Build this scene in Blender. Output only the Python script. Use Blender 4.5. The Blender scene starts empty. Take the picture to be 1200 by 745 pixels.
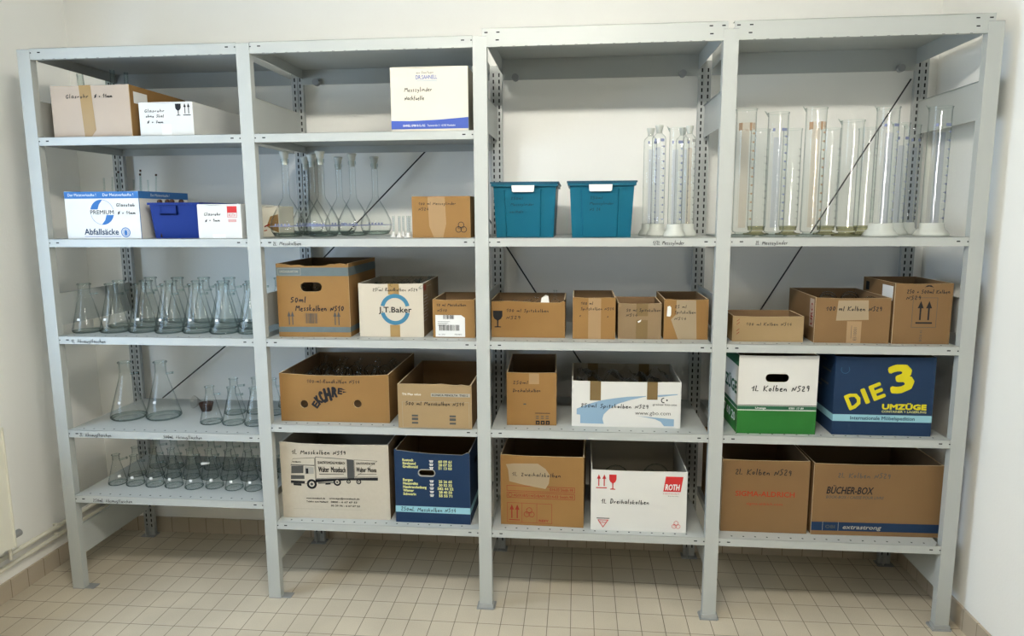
import bpy, math, random
from mathutils import Vector, Matrix
from mathutils.geometry import tessellate_polygon
random.seed(7)
SC = bpy.context.scene
COL = SC.collection
PI = math.pi

# ------------------------------------------------------------------ camera
CX, CY, CZ, YAW, PITCH, ROLL, FPX = 2.4115, -2.9536, 1.7958, -0.0949, -0.1481, -0.0055, 816.63
fw = Vector((math.sin(YAW)*math.cos(PITCH), math.cos(YAW)*math.cos(PITCH), math.sin(PITCH)))
rt = Vector((math.cos(YAW), -math.sin(YAW), 0)); up = rt.cross(fw)
r2 = rt*math.cos(ROLL)+up*math.sin(ROLL); u2 = -rt*math.sin(ROLL)+up*math.cos(ROLL)
cd = bpy.data.cameras.new('camera'); cam = bpy.data.objects.new('camera', cd); COL.objects.link(cam)
cd.sensor_width = 36; cd.lens = FPX/1200*36; cd.clip_start = .05
m = Matrix.Identity(4)
for i in range(3):
    m[i][0], m[i][1], m[i][2] = r2[i], u2[i], -fw[i]
m[0][3], m[1][3], m[2][3] = CX, CY, CZ
cam.matrix_world = m
SC.camera = cam
# ------------------------------------------------------------------ view, world, lights
SC.view_settings.view_transform = 'Standard'; SC.view_settings.look = 'None'
SC.view_settings.gamma = 1; SC.view_settings.use_curve_mapping = False
SC.view_settings.exposure = 0.16
SC.cycles.transparent_max_bounces = 48
SC.cycles.max_bounces = 10; SC.cycles.diffuse_bounces = 5
SC.cycles.caustics_reflective = False; SC.cycles.caustics_refractive = False
W = bpy.data.worlds.new('World'); SC.world = W; W.use_nodes = True
bg = W.node_tree.nodes['Background']; bg.inputs[0].default_value = (.62, .78, 1, 1); bg.inputs[1].default_value = 1.5
def area(name, loc, rot, sx, sy, power, col, spread=180):
    l = bpy.data.lights.new(name, 'AREA'); l.shape = 'RECTANGLE'; l.size = sx; l.size_y = sy
    l.energy = power; l.color = col; l.spread = math.radians(spread)
    o = bpy.data.objects.new(name, l); COL.objects.link(o); o.location = loc; o.rotation_euler = rot
    return o
WINY = (-1.95, -.42); WINZ = (.98, 2.45)
area('window_daylight', (-.50, sum(WINY)/2, sum(WINZ)/2), (0, -PI/2, 0), 1.42, 1.48, 56, (.56, .76, 1.0))
LAMP1, LAMP2, LAMPY, LAMPZ = 150, 30, (-1.95, -3.9), 3.0     # radiance of the tubes, where they hang

# ------------------------------------------------------------------ materials
def newmat(name):
    M = bpy.data.materials.new(name); M.use_nodes = True
    nt = M.node_tree; return M, nt, nt.nodes['Principled BSDF']
def mat(name, col, rough=.6, metal=0, noise=0, nscale=30, bump=0, bscale=200, spec=.22):
    M, nt, b = newmat(name)
    b.inputs['Base Color'].default_value = (*col, 1); b.inputs['Roughness'].default_value = rough
    b.inputs['Metallic'].default_value = metal; b.inputs['Specular IOR Level'].default_value = spec
    tc = nt.nodes.new('ShaderNodeTexCoord')
    if noise:
        n = nt.nodes.new('ShaderNodeTexNoise'); n.inputs['Scale'].default_value = nscale; n.inputs['Detail'].default_value = 4
        nt.links.new(tc.outputs['Object'], n.inputs['Vector'])
        mx = nt.nodes.new('ShaderNodeMix'); mx.data_type = 'RGBA'
        mx.inputs[6].default_value = (*[c*(1-noise) for c in col], 1); mx.inputs[7].default_value = (*[min(1, c*(1+noise)) for c in col], 1)
        nt.links.new(n.outputs['Fac'], mx.inputs[0]); nt.links.new(mx.outputs[2], b.inputs['Base Color'])
    if bump:
        n2 = nt.nodes.new('ShaderNodeTexNoise'); n2.inputs['Scale'].default_value = bscale; n2.inputs['Detail'].default_value = 3
        nt.links.new(tc.outputs['Object'], n2.inputs['Vector'])
        bp = nt.nodes.new('ShaderNodeBump'); bp.inputs['Strength'].default_value = bump; bp.inputs['Distance'].default_value = .004
        nt.links.new(n2.outputs['Fac'], bp.inputs['Height']); nt.links.new(bp.outputs[0], b.inputs['Normal'])
    return M
def glassmat(name, face=(.975, .985, .98), edge=(.50, .56, .56), rough=.05, gl=1.0):
    M, nt, b = newmat(name); nt.nodes.remove(b)
    out = nt.nodes['Material Output']
    lw = nt.nodes.new('ShaderNodeLayerWeight'); lw.inputs['Blend'].default_value = .5
    rp = nt.nodes.new('ShaderNodeValToRGB'); e = rp.color_ramp.elements
    e[0].position = .45; e[0].color = (*face, 1); e[1].position = .97; e[1].color = (*edge, 1)
    tr = nt.nodes.new('ShaderNodeBsdfTransparent'); g = nt.nodes.new('ShaderNodeBsdfGlossy'); g.inputs['Roughness'].default_value = rough
    fr = nt.nodes.new('ShaderNodeMath'); fr.operation = 'POWER'; fr.inputs[1].default_value = 4.0   # Schlick falloff
    L0 = nt.links.new; L0(lw.outputs['Facing'], fr.inputs[0])
    mu = nt.nodes.new('ShaderNodeMath'); mu.operation = 'MULTIPLY_ADD'; mu.inputs[1].default_value = .42*gl; mu.inputs[2].default_value = .028*gl
    mx = nt.nodes.new('ShaderNodeMixShader')
    L = nt.links.new
    L(lw.outputs['Facing'], rp.inputs[0]); L(rp.outputs[0], tr.inputs[0]); L(fr.outputs[0], mu.inputs[0]); L(mu.outputs[0], mx.inputs[0])
    L(tr.outputs[0], mx.inputs[1]); L(g.outputs[0], mx.inputs[2]); L(mx.outputs[0], out.inputs[0])
    return M
KB = (.250, .138, .046)
M = dict(
    wall=mat('painted_wall', (.89, .885, .85), .85, noise=.025, nscale=3, bump=.12, bscale=90),
    ceil=mat('ceiling_paint', (.66, .66, .63), .9),
    metal=mat('grey_enamelled_steel', (.42, .44, .425), .40, noise=.015, nscale=8),
    metald=mat('galvanised_steel', (.40, .415, .41), .45, metal=.25, noise=.1, nscale=40),
    foot=mat('grey_plastic_foot', (.28, .29, .29), .5),
    slot=mat('slot_dark', (.012, .012, .013), .8),
    wire=mat('black_steel_rod', (.03, .03, .032), .5),
    kraft=mat('kraft_cardboard', KB, .8, noise=.07, nscale=6, bump=.1, bscale=60),
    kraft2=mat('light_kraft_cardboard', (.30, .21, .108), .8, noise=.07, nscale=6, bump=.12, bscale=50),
    kraft3=mat('grey_kraft_cardboard', (.225, .155, .085), .8, noise=.08, nscale=6, bump=.1, bscale=60),
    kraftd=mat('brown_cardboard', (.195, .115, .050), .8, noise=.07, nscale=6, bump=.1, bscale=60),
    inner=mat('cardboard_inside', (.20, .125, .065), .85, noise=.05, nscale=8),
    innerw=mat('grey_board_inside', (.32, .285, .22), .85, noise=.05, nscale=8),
    rim=mat('cut_cardboard_edge', (.60, .47, .30), .85),
    rimw=mat('cut_white_board_edge', (.74, .72, .66), .85),
    pink=mat('pale_rose_cardboard', (.42, .34, .27), .8, noise=.05, nscale=8),
    cream=mat('cream_cardboard', (.53, .475, .38), .75, noise=.03, nscale=8, bump=.08, bscale=40),
    greyw=mat('offwhite_grained_cardboard', (.47, .425, .345), .75, noise=.05, nscale=60, bump=.08, bscale=40),
    white=mat('white_cardboard', (.63, .625, .595), .7, noise=.02, nscale=8),
    ivory=mat('ivory_cardboard', (.62, .59, .50), .7, noise=.02, nscale=8),
    paper=mat('white_paper', (.72, .72, .70), .7),
    navy=mat('navy_print', (.009, .028, .072), .6, noise=.06, nscale=10),
    blue=mat('blue_print', (.03, .13, .35), .6),
    royal=mat('royal_blue_print', (.05, .09, .36), .6),
    sky=mat('light_blue_print', (.23, .35, .47), .6),
    ice=mat('ice_blue_band', (.26, .49, .56), .6),
    ring=mat('steel_blue_print', (.05, .18, .28), .6),
    slate=mat('slate_print', (.11, .14, .145), .7, noise=.1, nscale=30),
    green=mat('green_print', (.018, .135, .022), .6, noise=.05, nscale=12),
    dgreen=mat('dark_green_print', (.02, .10, .05), .6),
    yellow=mat('yellow_print', (.60, .52, .01), .6),
    pale=mat('pale_yellow_print', (.6, .6, .24), .6),
    red=mat('red_print', (.52, .03, .03), .6),
    brick=mat('brick_red_print', (.24, .028, .014), .6),
    rust=mat('rust_red_print', (.33, .035, .008), .6),
    ink=mat('black_ink', (.012, .012, .014), .6),
    gink=mat('grey_ink', (.07, .07, .066), .6),
    lgink=mat('light_grey_ink', (.32, .305, .265), .6),
    btape=mat('brown_packing_tape', (.31, .20, .08), .35, noise=.06, nscale=20),
    ctape=mat('clear_packing_tape', (.32, .21, .11), .3, noise=.06, nscale=14),
    dtape=mat('dark_parcel_tape', (.17, .115, .05), .35, noise=.08, nscale=20),
    gtape=mat('matt_clear_tape', (.31, .24, .155), .4, noise=.05, nscale=14),
    teal=mat('teal_plastic', (.004, .088, .145), .35, noise=.03, nscale=5),
    tealr=mat('dark_teal_rim', (.01, .06, .10), .4),
    bluep=mat('blue_plastic', (.004, .020, .15), .5, spec=.12),
    whitep=mat('white_plastic', (.68, .68, .655), .4),
    milk=mat('frosted_plastic', (.54, .56, .52), .45),
    rubber=mat('dark_rubber', (.045, .022, .014), .7),
    wallf=mat('front_wall_darkened', (.22, .22, .21), .9),  # unseen wall, made darker than the others to cut bounce fill
    rad=mat('radiator_enamel', (.78, .76, .66), .4),
    pipe=mat('pipe_paint', (.72, .69, .58), .5),
    glass=glassmat('clear_glass'),
    glassk=glassmat('thick_glass', (.90, .94, .93), (.42, .49, .48)),
    bglass=glassmat('bottle_glass_base', (.74, .73, .58), (.38, .36, .24)),
    gblue=glassmat('blue_stripe_on_glass', (.82, .85, .94), (.60, .64, .78)),
    gbrown=glassmat('amber_stripe_on_glass', (.93, .86, .79), (.72, .60, .50)),
    film=glassmat('plastic_film', (.85, .84, .82), (.45, .43, .40), rough=.18, gl=1.6),
    scaleb=mat('blue_scale_print', (.22, .25, .40), .5), scalebr=mat('brown_scale_print', (.36, .24, .15), .5),
    scaleg=mat('grey_scale_print', (.36, .37, .36), .5),
)
def floor_mat():
    Mt, nt, b = newmat('beige_floor_tiles'); L = nt.links.new
    tc = nt.nodes.new('ShaderNodeTexCoord'); mp = nt.nodes.new('ShaderNodeMapping')
    mp.inputs['Location'].default_value = (-.025+.1029*8, -.015+.1355*60, 0)
    br = nt.nodes.new('ShaderNodeTexBrick'); br.offset = 0; br.squash = 1
    br.inputs['Scale'].default_value = 1; br.inputs['Brick Width'].default_value = .1029; br.inputs['Row Height'].default_value = .1355
    br.inputs['Mortar Size'].default_value = .0017; br.inputs['Mortar Smooth'].default_value = .2; br.inputs['Bias'].default_value = 0
    br.inputs['Color1'].default_value = (.72, .635, .49, 1); br.inputs['Color2'].default_value = (.76, .675, .525, 1); br.inputs['Mortar'].default_value = (.22, .175, .12, 1)
    n = nt.nodes.new('ShaderNodeTexNoise'); n.inputs['Scale'].default_value = 260; n.inputs['Detail'].default_value = 2
    n3 = nt.nodes.new('ShaderNodeTexNoise'); n3.inputs['Scale'].default_value = 3; n3.inputs['Detail'].default_value = 4
    mx = nt.nodes.new('ShaderNodeMix'); mx.data_type = 'RGBA'; mx.blend_type = 'MULTIPLY'; mx.inputs[0].default_value = .28
    mx2 = nt.nodes.new('ShaderNodeMix'); mx2.data_type = 'RGBA'; mx2.blend_type = 'MULTIPLY'; mx2.inputs[0].default_value = .35
    bp = nt.nodes.new('ShaderNodeBump'); bp.inputs['Strength'].default_value = .5; bp.inputs['Distance'].default_value = .001; bp.invert = True
    L(tc.outputs['Object'], mp.inputs[0]); L(mp.outputs[0], br.inputs[0]); L(tc.outputs['Object'], n.inputs[0]); L(tc.outputs['Object'], n3.inputs[0])
    L(br.outputs[0], mx.inputs[6]); L(n.outputs[0], mx.inputs[7]); L(mx.outputs[2], mx2.inputs[6]); L(n3.outputs[0], mx2.inputs[7])
    L(mx2.outputs[2], b.inputs['Base Color'])
    L(br.outputs['Fac'], bp.inputs['Height']); L(bp.outputs[0], b.inputs['Normal']); b.inputs['Roughness'].default_value = .5
    return Mt
def skirt_mat(axis):
    Mt, nt, b = newmat('skirting_tiles'); L = nt.links.new
    tc = nt.nodes.new('ShaderNodeTexCoord'); sp = nt.nodes.new('ShaderNodeSeparateXYZ'); cm = nt.nodes.new('ShaderNodeCombineXYZ')
    br = nt.nodes.new('ShaderNodeTexBrick'); br.offset = 0
    br.inputs['Scale'].default_value = 1; br.inputs['Brick Width'].default_value = .1029; br.inputs['Row Height'].default_value = .3
    br.inputs['Mortar Size'].default_value = .0018
    br.inputs['Color1'].default_value = (.44, .375, .285, 1); br.inputs['Color2'].default_value = (.47, .40, .305, 1); br.inputs['Mortar'].default_value = (.2, .155, .1, 1)
    L(tc.outputs['Object'], sp.inputs[0]); L(sp.outputs[axis], cm.inputs[0]); cm.inputs[1].default_value = .1
    L(cm.outputs[0], br.inputs[0]); L(br.outputs[0], b.inputs['Base Color']); b.inputs['Roughness'].default_value = .45
    return Mt

# ------------------------------------------------------------------ mesh builder
class MB:
    def __init__(s): s.v = []; s.f = []; s.m = []; s.sm = []; s.mats = []
    def mi(s, mt):
        if mt not in s.mats: s.mats.append(mt)
        return s.mats.index(mt)
    def add(s, vs, fs, mt, smooth=False):
        k = len(s.v); s.v += [tuple(v) for v in vs]; i = s.mi(mt)
        for f in fs: s.f.append([k+a for a in f]); s.m.append(i); s.sm.append(smooth)
    def box(s, a, b, mt, top=None):
        x0, y0, z0 = a; x1, y1, z1 = b
        vs = [(x0,y0,z0),(x1,y0,z0),(x1,y1,z0),(x0,y1,z0),(x0,y0,z1),(x1,y0,z1),(x1,y1,z1),(x0,y1,z1)]
        s.add(vs, [(0,3,2,1),(0,1,5,4),(1,2,6,5),(2,3,7,6),(3,0,4,7)], mt)
        s.add(vs[4:], [(0,1,2,3)], top or mt)
    def lathe(s, prof, mt, c=(0,0,0), seg=20, smooth=True, M4=None, flat=()):
        vs = []; fs = []
        for (r, z) in prof:
            for k in range(seg):
                a = 2*PI*k/seg; p = Vector((r*math.cos(a), r*math.sin(a), z))
                if M4: p = M4 @ p
                vs.append((p[0]+c[0], p[1]+c[1], p[2]+c[2]))
        for i in range(len(prof)-1):
            for k in range(seg):
                a, b = i*seg+k, i*seg+(k+1) % seg
                fs.append((a, b, b+seg, a+seg))
        s.add(vs, fs, mt, smooth)
    def tube(s, p0, p1, r, mt, seg=8, cap=True, r1=None):
        p0, p1 = Vector(p0), Vector(p1); d = p1-p0; L = d.length
        q = d.to_track_quat('Z', 'Y').to_matrix().to_4x4(); T = Matrix.Translation(p0) @ q
        r1 = r if r1 is None else r1
        pr = [(r, 0), (r1, L)]
        s.lathe(pr, mt, seg=seg, M4=T)
        if cap:
            for z, rr in ((0, r), (L, r1)):
                vs = [T @ Vector((rr*math.cos(2*PI*k/seg), rr*math.sin(2*PI*k/seg), z)) for k in range(seg)]
                s.add(vs, [list(range(seg))], mt)
    # loops: list of 2D loops (first outline, rest holes); fm(u,v,d) -> 3D
    def fill(s, fm, loops, d, mt):
        tl = [[Vector((p[0], p[1], 0)) for p in lp] for lp in loops]
        tris = tessellate_polygon(tl)
        vs = [fm(p[0], p[1], d) for lp in loops for p in lp]
        s.add(vs, [tuple(t) for t in tris], mt)
    def slab(s, fm, loops, d0, d1, mt, edge=None, smooth=False):
        s.fill(fm, loops, d0, mt); s.fill(fm, loops, d1, mt)
        for lp in loops:
            n = len(lp); vs = [fm(p[0], p[1], d0) for p in lp]+[fm(p[0], p[1], d1) for p in lp]
            s.add(vs, [(i, (i+1) % n, (i+1) % n+n, i+n) for i in range(n)], edge or mt)
    def build(s, name, parent=None, loc=None):
        me = bpy.data.meshes.new(name); me.from_pydata(s.v, [], s.f)
        for mt in s.mats: me.materials.append(M[mt] if isinstance(mt, str) else mt)
        me.polygons.foreach_set('material_index', s.m); me.polygons.foreach_set('use_smooth', s.sm)
        me.update()
        o = bpy.data.objects.new(name, me); COL.objects.link(o)
        if parent: o.parent = parent
        if loc: o.location = loc
        return o
def tag(o, label, cat, group=None, kind=None):
    if label: o['label'] = label
    if cat: o['category'] = cat
    if group: o['group'] = group
    if kind: o['kind'] = kind
    return o
def thing(name, label, cat, loc=(0,0,0), rz=0, group=None):
    o = bpy.data.objects.new(name, None); COL.objects.link(o); o.empty_display_size = .05
    o.location = loc; o.rotation_euler = (0, 0, rz)
    return tag(o, label, cat, group)
def dup(root, loc, rz=0, label=None, group=None, tilt=None, keep=None):
    r = root.copy(); COL.objects.link(r); r.location = loc; r.rotation_euler = tilt if tilt else (0, 0, rz)
    if label: r['label'] = label
    if group: r['group'] = group
    for ch in list(root.children):
        if keep is not None and ch.name.split('.')[0] not in keep: continue
        c = ch.copy(); COL.objects.link(c); c.parent = r
        for g in ch.children:
            e = g.copy(); COL.objects.link(e); e.parent = c
    return r

# ------------------------------------------------------------------ 2D shapes
def rect(x, y, w, h): return [(x, y), (x+w, y), (x+w, y+h), (x, y+h)]
def circ(x, y, r, n=28, ry=None): ry = ry or r; return [(x+r*math.cos(2*PI*k/n), y+ry*math.sin(2*PI*k/n)) for k in range(n)]
def stad(x, y, w, h, n=8):  # rounded slot centred at x, y
    r = h/2; P = []
    for k in range(n+1): a = -PI/2+PI*k/n; P.append((x+w/2-r+r*math.cos(a), y+r*math.sin(a)))
    for k in range(n+1): a = PI/2+PI*k/n; P.append((x-w/2+r+r*math.cos(a), y+r*math.sin(a)))
    return P
def arc(x, y, r0, r1, a0, a1, n=24):
    A = [math.radians(a0+(a1-a0)*k/n) for k in range(n+1)]
    return [(x+r1*math.cos(a), y+r1*math.sin(a)) for a in A]+[(x+r0*math.cos(a), y+r0*math.sin(a)) for a in reversed(A)]
def FRONT(w, h, d): return lambda u, v, e: (u, -e, v)
def RIGHT(w, d, h): return lambda u, v, e: (w+e, u, v)
def LEFT(w, d, h): return lambda u, v, e: (-e, d-u, v)
F = lambda u, v, e: (u, -e, v)
_tc = {}
def textgeo(body, bold=0, shear=0, space=1):
    k = (body, bold, shear, space)
    if k not in _tc:
        c = bpy.data.curves.new('t', 'FONT'); c.body = body; c.resolution_u = 2; c.offset = bold; c.shear = shear; c.space_character = space
        o = bpy.data.objects.new('t', c); COL.objects.link(o)
        dg = bpy.context.evaluated_depsgraph_get(); dg.update()
        me = bpy.data.meshes.new_from_object(o.evaluated_get(dg))
        _tc[k] = ([(v.co.x, v.co.y) for v in me.vertices], [tuple(p.vertices) for p in me.polygons])
        bpy.data.objects.remove(o); bpy.data.curves.remove(c); bpy.data.meshes.remove(me)
    return _tc[k]
def text(mb, fm, body, x, y, h, mt, w=None, e=.0009, bold=0.0, shear=0, rot=0, warp=None, space=1):
    """x, y lower-left, h = capital height, w = full width"""
    vs, fs = textgeo(body, 0, shear, space)
    if not vs: return
    x0 = min(v[0] for v in vs); x1 = max(v[0] for v in vs)
    cv = textgeo('H', 0, 0, 1)[0]; ch = max(v[1] for v in cv)
    sy = h/ch; sx = (w/(x1-x0)) if w else sy
    ca, sa = math.cos(rot), math.sin(rot)
    dd = bold*h*1.35; nst = 1 if bold < .008 else (5 if bold < .04 else 9)   # heavier lettering = the same outline struck several times
    sx *= 1-(2*dd/w if w else 0)
    for q in range(nst):
        ox, oy = (0, 0) if q == 0 else (dd*math.cos(2*PI*q/(nst-1)), dd*math.sin(2*PI*q/(nst-1)))
        out = []
        for a, b in vs:
            a = (a-x0)*sx+(dd if w else 0)+ox; b = b*sy+oy
            out.append(fm(x+a*ca-b*sa, y+a*sa+b*ca, e+q*.00001))
        mb.add(out, fs, mt)

# marker pen handwriting: single-stroke letters
G = {
'M':(7.5,[[0,0,1,10,3.6,3,6,10,7.2,0]]), 'K':(5.5,[[0,10,0,0],[5,10,0,4,5,0]]), 'N':(6,[[0,0,1.2,8,3.8,0,5.6,9]]),
'S':(4.6,[[4.3,9,1.5,9.4,.4,7,3.4,4.6,3.2,1,0,0]]), 'D':(5.8,[[1,9,.8,0],[0,9.4,3.6,9,5.2,5,3.4,1,.2,0]]),
'Z':(5.6,[[0,9,4.8,9.6,.4,.3,5,.6]]), 'G':(5.6,[[5,8.6,2.6,10,.2,6,1.4,.6,4.4,.6,5,4,3,4]]), 'A':(6,[[0,0,2.6,10,5.2,0],[1,3.6,4.4,3.6]]),
'L':(4.6,[[0,10,0,0,4,.2]]), 'P':(5,[[.4,0,.4,10,3.6,9.6,4.4,7,.5,5]]), 'R':(5.2,[[.4,0,.4,10,3.6,9.6,4,7,.5,5,4.6,0]]), 'O':(5.6,[[2.6,0,.2,4,2.4,9.5,5,6,2.6,0]]),
'%':(5.6,[[2.6,0,.2,3,2.4,7,5,4,2.6,0],[0,-1,5.4,8.5]]), 'H':(5.6,[[0,10,0,0],[5,10,5,0],[0,5,5,5]]),
'a':(5,[[4,5,1.4,5,.2,2,1.6,0,3.8,2.2,4,5,4.3,.6,5,0]]), 'b':(4.6,[[.6,10,.3,0,3.4,.4,4,3,2.6,4.6,.5,3]]), 'c':(4,[[3.6,4.8,1.2,4.8,.3,2,1.6,0,3.8,.4]]),
'd':(4.8,[[4,4.4,1.2,4.6,.3,2,1.6,0,3.8,1.6],[4.2,10,4,0]]), 'e':(4.3,[[.6,2.6,3.6,3.4,2.6,5,.6,4,.6,1,2,0,4.2,.6]]), 'f':(3.6,[[3.4,9.4,1.8,9.8,1.2,6,1,-2],[0,5,3,5.2]]),
'g':(4.8,[[4,4.8,1.2,4.8,.5,2,2.2,.4,4,3,4,-2,1.8,-3.4,.2,-2]]), 'h':(4.6,[[.4,10,.4,0],[.5,3,2.4,5,3.6,3.4,3.8,0]]), 'i':(2,[[.6,5,.7,0],[.8,7,.9,7.6]]),
'k':(4.4,[[.4,10,.4,0],[3.4,5,.5,2.2,4,0]]), 'l':(2.2,[[.8,10,.6,.6,1.6,0]]), 'm':(6.6,[[.2,5,.4,0,.6,3.4,2,5,2.9,3.4,3,0,3.2,3.4,4.8,5,5.6,3,5.8,0]]),
'n':(4.6,[[.2,5,.4,0,.6,3.2,2.4,5,3.6,3,3.8,0]]), 'o':(4.4,[[2,0,.2,2.2,1.6,4.8,3.8,3.4,2,0]]), 'p':(4.6,[[.4,5,.2,-4],[.4,4,2.6,5,4,3,2.4,.4,.4,1]]),
'r':(3.8,[[.3,5,.5,0,.6,2.8,2,4.8,3.4,4.6]]), 's':(3.8,[[3.2,4.8,1,4.8,.8,3.4,2.9,2,2.4,.3,.2,.2]]), 't':(3.2,[[1.4,8.6,1.2,.8,2.6,.2],[0,5.4,3,5.8]]),
'u':(4.8,[[.3,5,.4,1,1.8,0,3.6,1.4,3.8,5,4,.6,4.8,0]]), 'w':(6,[[.2,5,1.2,0,2.8,4,4,0,5.6,5]]), 'y':(4.6,[[.4,5,1.8,1,3.8,5,1.6,-3.6,.2,-3]]), 'z':(4.4,[[.4,4.8,3.6,5,.3,.2,4,.4]]),
'0':(5.2,[[2.4,0,.2,4,2.2,9,4.6,5,2.4,0]]), '1':(4.6,[[0,5.2,3,9.8,2.8,0]]), '2':(5,[[.3,7.4,2.4,9.6,4,7,.2,.4,4.6,.4]]), '3':(4.8,[[.4,9,3.6,8.6,1.8,5.2,4,3,2.4,0,.2,.6]]),
'4':(5,[[3.4,9.4,.2,3.4,4.8,3.4],[3.4,6,3.2,0]]), '5':(4.8,[[4.2,9.4,.8,9.2,.6,5.4,3.6,5,3.8,1.4,.2,0]]), '7':(4.6,[[.2,9,4.2,9.4,1.6,0],[1,4.6,4,5]]),
'8':(4.8,[[2.4,5,.6,7.4,2.6,9.6,4,7.4,.4,2,2.4,0,4.2,2,2.4,5]]), '9':(4.6,[[3.8,7,1.8,9.4,.4,6.6,2,4.6,3.8,7,3,0]]), '6':(4.6,[[3.6,9.4,.6,4,1.4,.2,3.8,1.6,2.4,4.4,.6,3]]),
'-':(3.4,[[.2,3.4,2.8,3.6]]), '=':(4.4,[[.3,4.6,3.6,4.8],[.3,2.6,3.6,2.8]]), '/':(4,[[0,-1,3.6,9.6]]), '+':(4.4,[[0,3.4,4,3.4],[2,5.4,2,1.4]]), ' ':(4,[]), '.':(2,[[.6,0,1,.4]]), '~':(4,[[.2,3,1.4,4,2.4,3,3.6,4]]), '<':(3,[[2,4,0,2,2,0]]), '>':(3,[[0,4,2,2,0,0]]), '#':(2,[])}
def hand(mb, fm, s, x, y, h, mt='ink', w=None, e=.0010, t=.11, rnd=None, slope=0):
    rnd = rnd or random.Random(hash(s) % 97 if False else sum(map(ord, s)))
    tot = sum(G[c][0]+1.5 for c in s); k = h/10; kx = (w/tot) if w else k
    hw = t*h*.74; cx = 0; P = []
    for c in s:
        wd, st = G[c]; jy = rnd.uniform(-.5, .5); js = rnd.uniform(.88, 1.1)
        for q in st:
            pts = [((cx+q[i]+.12*q[i+1])*kx, (q[i+1]*js+jy)*k) for i in range(0, len(q), 2)]
            pts = [(a, b+slope*a) for a, b in pts]
            # smooth once
            if len(pts) > 3:
                sp = [pts[0]]
                for i in range(len(pts)-1):
                    a, b = pts[i], pts[i+1]
                    sp += [(a[0]*.75+b[0]*.25, a[1]*.75+b[1]*.25), (a[0]*.25+b[0]*.75, a[1]*.25+b[1]*.75)]
                sp.append(pts[-1]); pts = sp
            L = []; R_ = []
            for i, p in enumerate(pts):
                a = pts[max(0, i-1)]; b = pts[min(len(pts)-1, i+1)]
                dx, dy = b[0]-a[0], b[1]-a[1]; n = math.hypot(dx, dy) or 1
                L.append((p[0]-dy/n*hw, p[1]+dx/n*hw)); R_.append((p[0]+dy/n*hw, p[1]-dx/n*hw))
            n = len(pts); vs = [fm(x+a, y+b, e) for a, b in L+R_]
            mb.add(vs, [(i, i+n, i+n+1, i+1) for i in range(n-1)], mt)
        cx += wd+1.5
def arrow(mb, fm, x, y, w, h, mt, e=.0009):
    mb.fill(fm, [rect(x-w*.14, y, w*.28, h*.7)], e, mt); mb.fill(fm, [[(x-w/2, y+h*.62), (x+w/2, y+h*.62), (x, y+h)]], e, mt)
def up_arrows(mb, fm, x, y, w, h, mt):   # two arrows on a bar
    arrow(mb, fm, x+w*.25, y+h*.16, w*.36, h*.84, mt); arrow(mb, fm, x+w*.75, y+h*.16, w*.36, h*.84, mt)
    mb.fill(fm, [rect(x, y, w, h*.07)], .0009, mt)
def goblet(mb, fm, x, y, w, h, mt):
    P = [(x, y+h), (x+w, y+h), (x+w, y+h*.68), (x+w*.86, y+h*.52), (x+w*.58, y+h*.42), (x+w*.56, y+h*.07), (x+w*.85, y+h*.05), (x+w*.85, y), (x+w*.15, y), (x+w*.15, y+h*.05), (x+w*.44, y+h*.07), (x+w*.42, y+h*.42), (x+w*.14, y+h*.52), (x, y+h*.68)]
    mb.fill(fm, [P], .0009, mt)
def resy(mb, fm, x, y, r, mt):   # ring of three loops
    for k in range(3):
        a = PI/2+k*2*PI/3; cx, cy = x+r*.5*math.cos(a), y+r*.5*math.sin(a)
        mb.fill(fm, [circ(cx, cy, r*.52, 16), circ(cx, cy, r*.42, 16)], .0009+k*.0001, mt)
    text(mb, fm, 'RESY', x-r*.55, y-r*.18, r*.35, mt, w=r*1.1, e=.0014)
def barcode(mb, fm, x, y, w, h, mt='ink', n=18, seed=1, e=.0013):
    rd = random.Random(seed); p = x
    while p < x+w:
        b = rd.choice([.4, .6, 1, 1.4])*w/n*.55
        mb.fill(fm, [rect(p, y, min(b, x+w-p), h)], e, mt); p += b+rd.choice([.5, .8, 1.2])*w/n*.5
def hframe(mb, fm, x, y, w, h, t, mt, e=.0009): mb.fill(fm, [rect(x, y, w, h), rect(x+t, y+t, w-2*t, h-2*t)], e, mt)

# ------------------------------------------------------------------ room shell
XL, XR, YB, YF, ZC_ = -.27, 4.09, .64, -5.0, 3.25
def struct(name, mb):
    o = mb.build(name); o['kind'] = 'structure'; return o
b = MB(); b.box((XL-.1, YF-.1, -.1), (XR+.1, YB+.1, 0), floor_mat()); struct('floor', b)
b = MB(); b.box((XL-.1, YF-.1, ZC_), (XR+.1, YB+.1, ZC_+.1), 'ceil'); struct('ceiling', b)
b = MB(); b.box((XL-.1, YB, 0), (XR+.1, YB+.12, ZC_), 'wall'); struct('wall_back', b)
b = MB(); b.box((XR, YF, 0), (XR+.12, YB, ZC_), 'wall'); struct('wall_right', b)
b = MB(); b.box((XL-.1, YF-.12, 0), (XR+.1, YF, ZC_), 'wallf'); struct('wall_front', b)
b = MB(); b.slab(lambda u, v, e: (XL-e, u, v), [rect(YF, 0, YB-YF, ZC_), rect(WINY[0], WINZ[0], WINY[1]-WINY[0], WINZ[1]-WINZ[0])], 0, .14, 'wall'); struct('wall_left', b)
b = MB(); fm = lambda u, v, e: (XL-e, u, v); y0, y1 = WINY; z0, z1 = WINZ; ym = (y0+y1)/2
b.slab(fm, [rect(y0, z0, y1-y0, z1-z0), rect(y0+.06, z0+.06, (y1-y0)/2-.09, z1-z0-.12), rect(ym+.03, z0+.06, (y1-y0)/2-.09, z1-z0-.12)], .05, .10, 'whitep'); struct('window_1', b)
SK = .092
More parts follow.
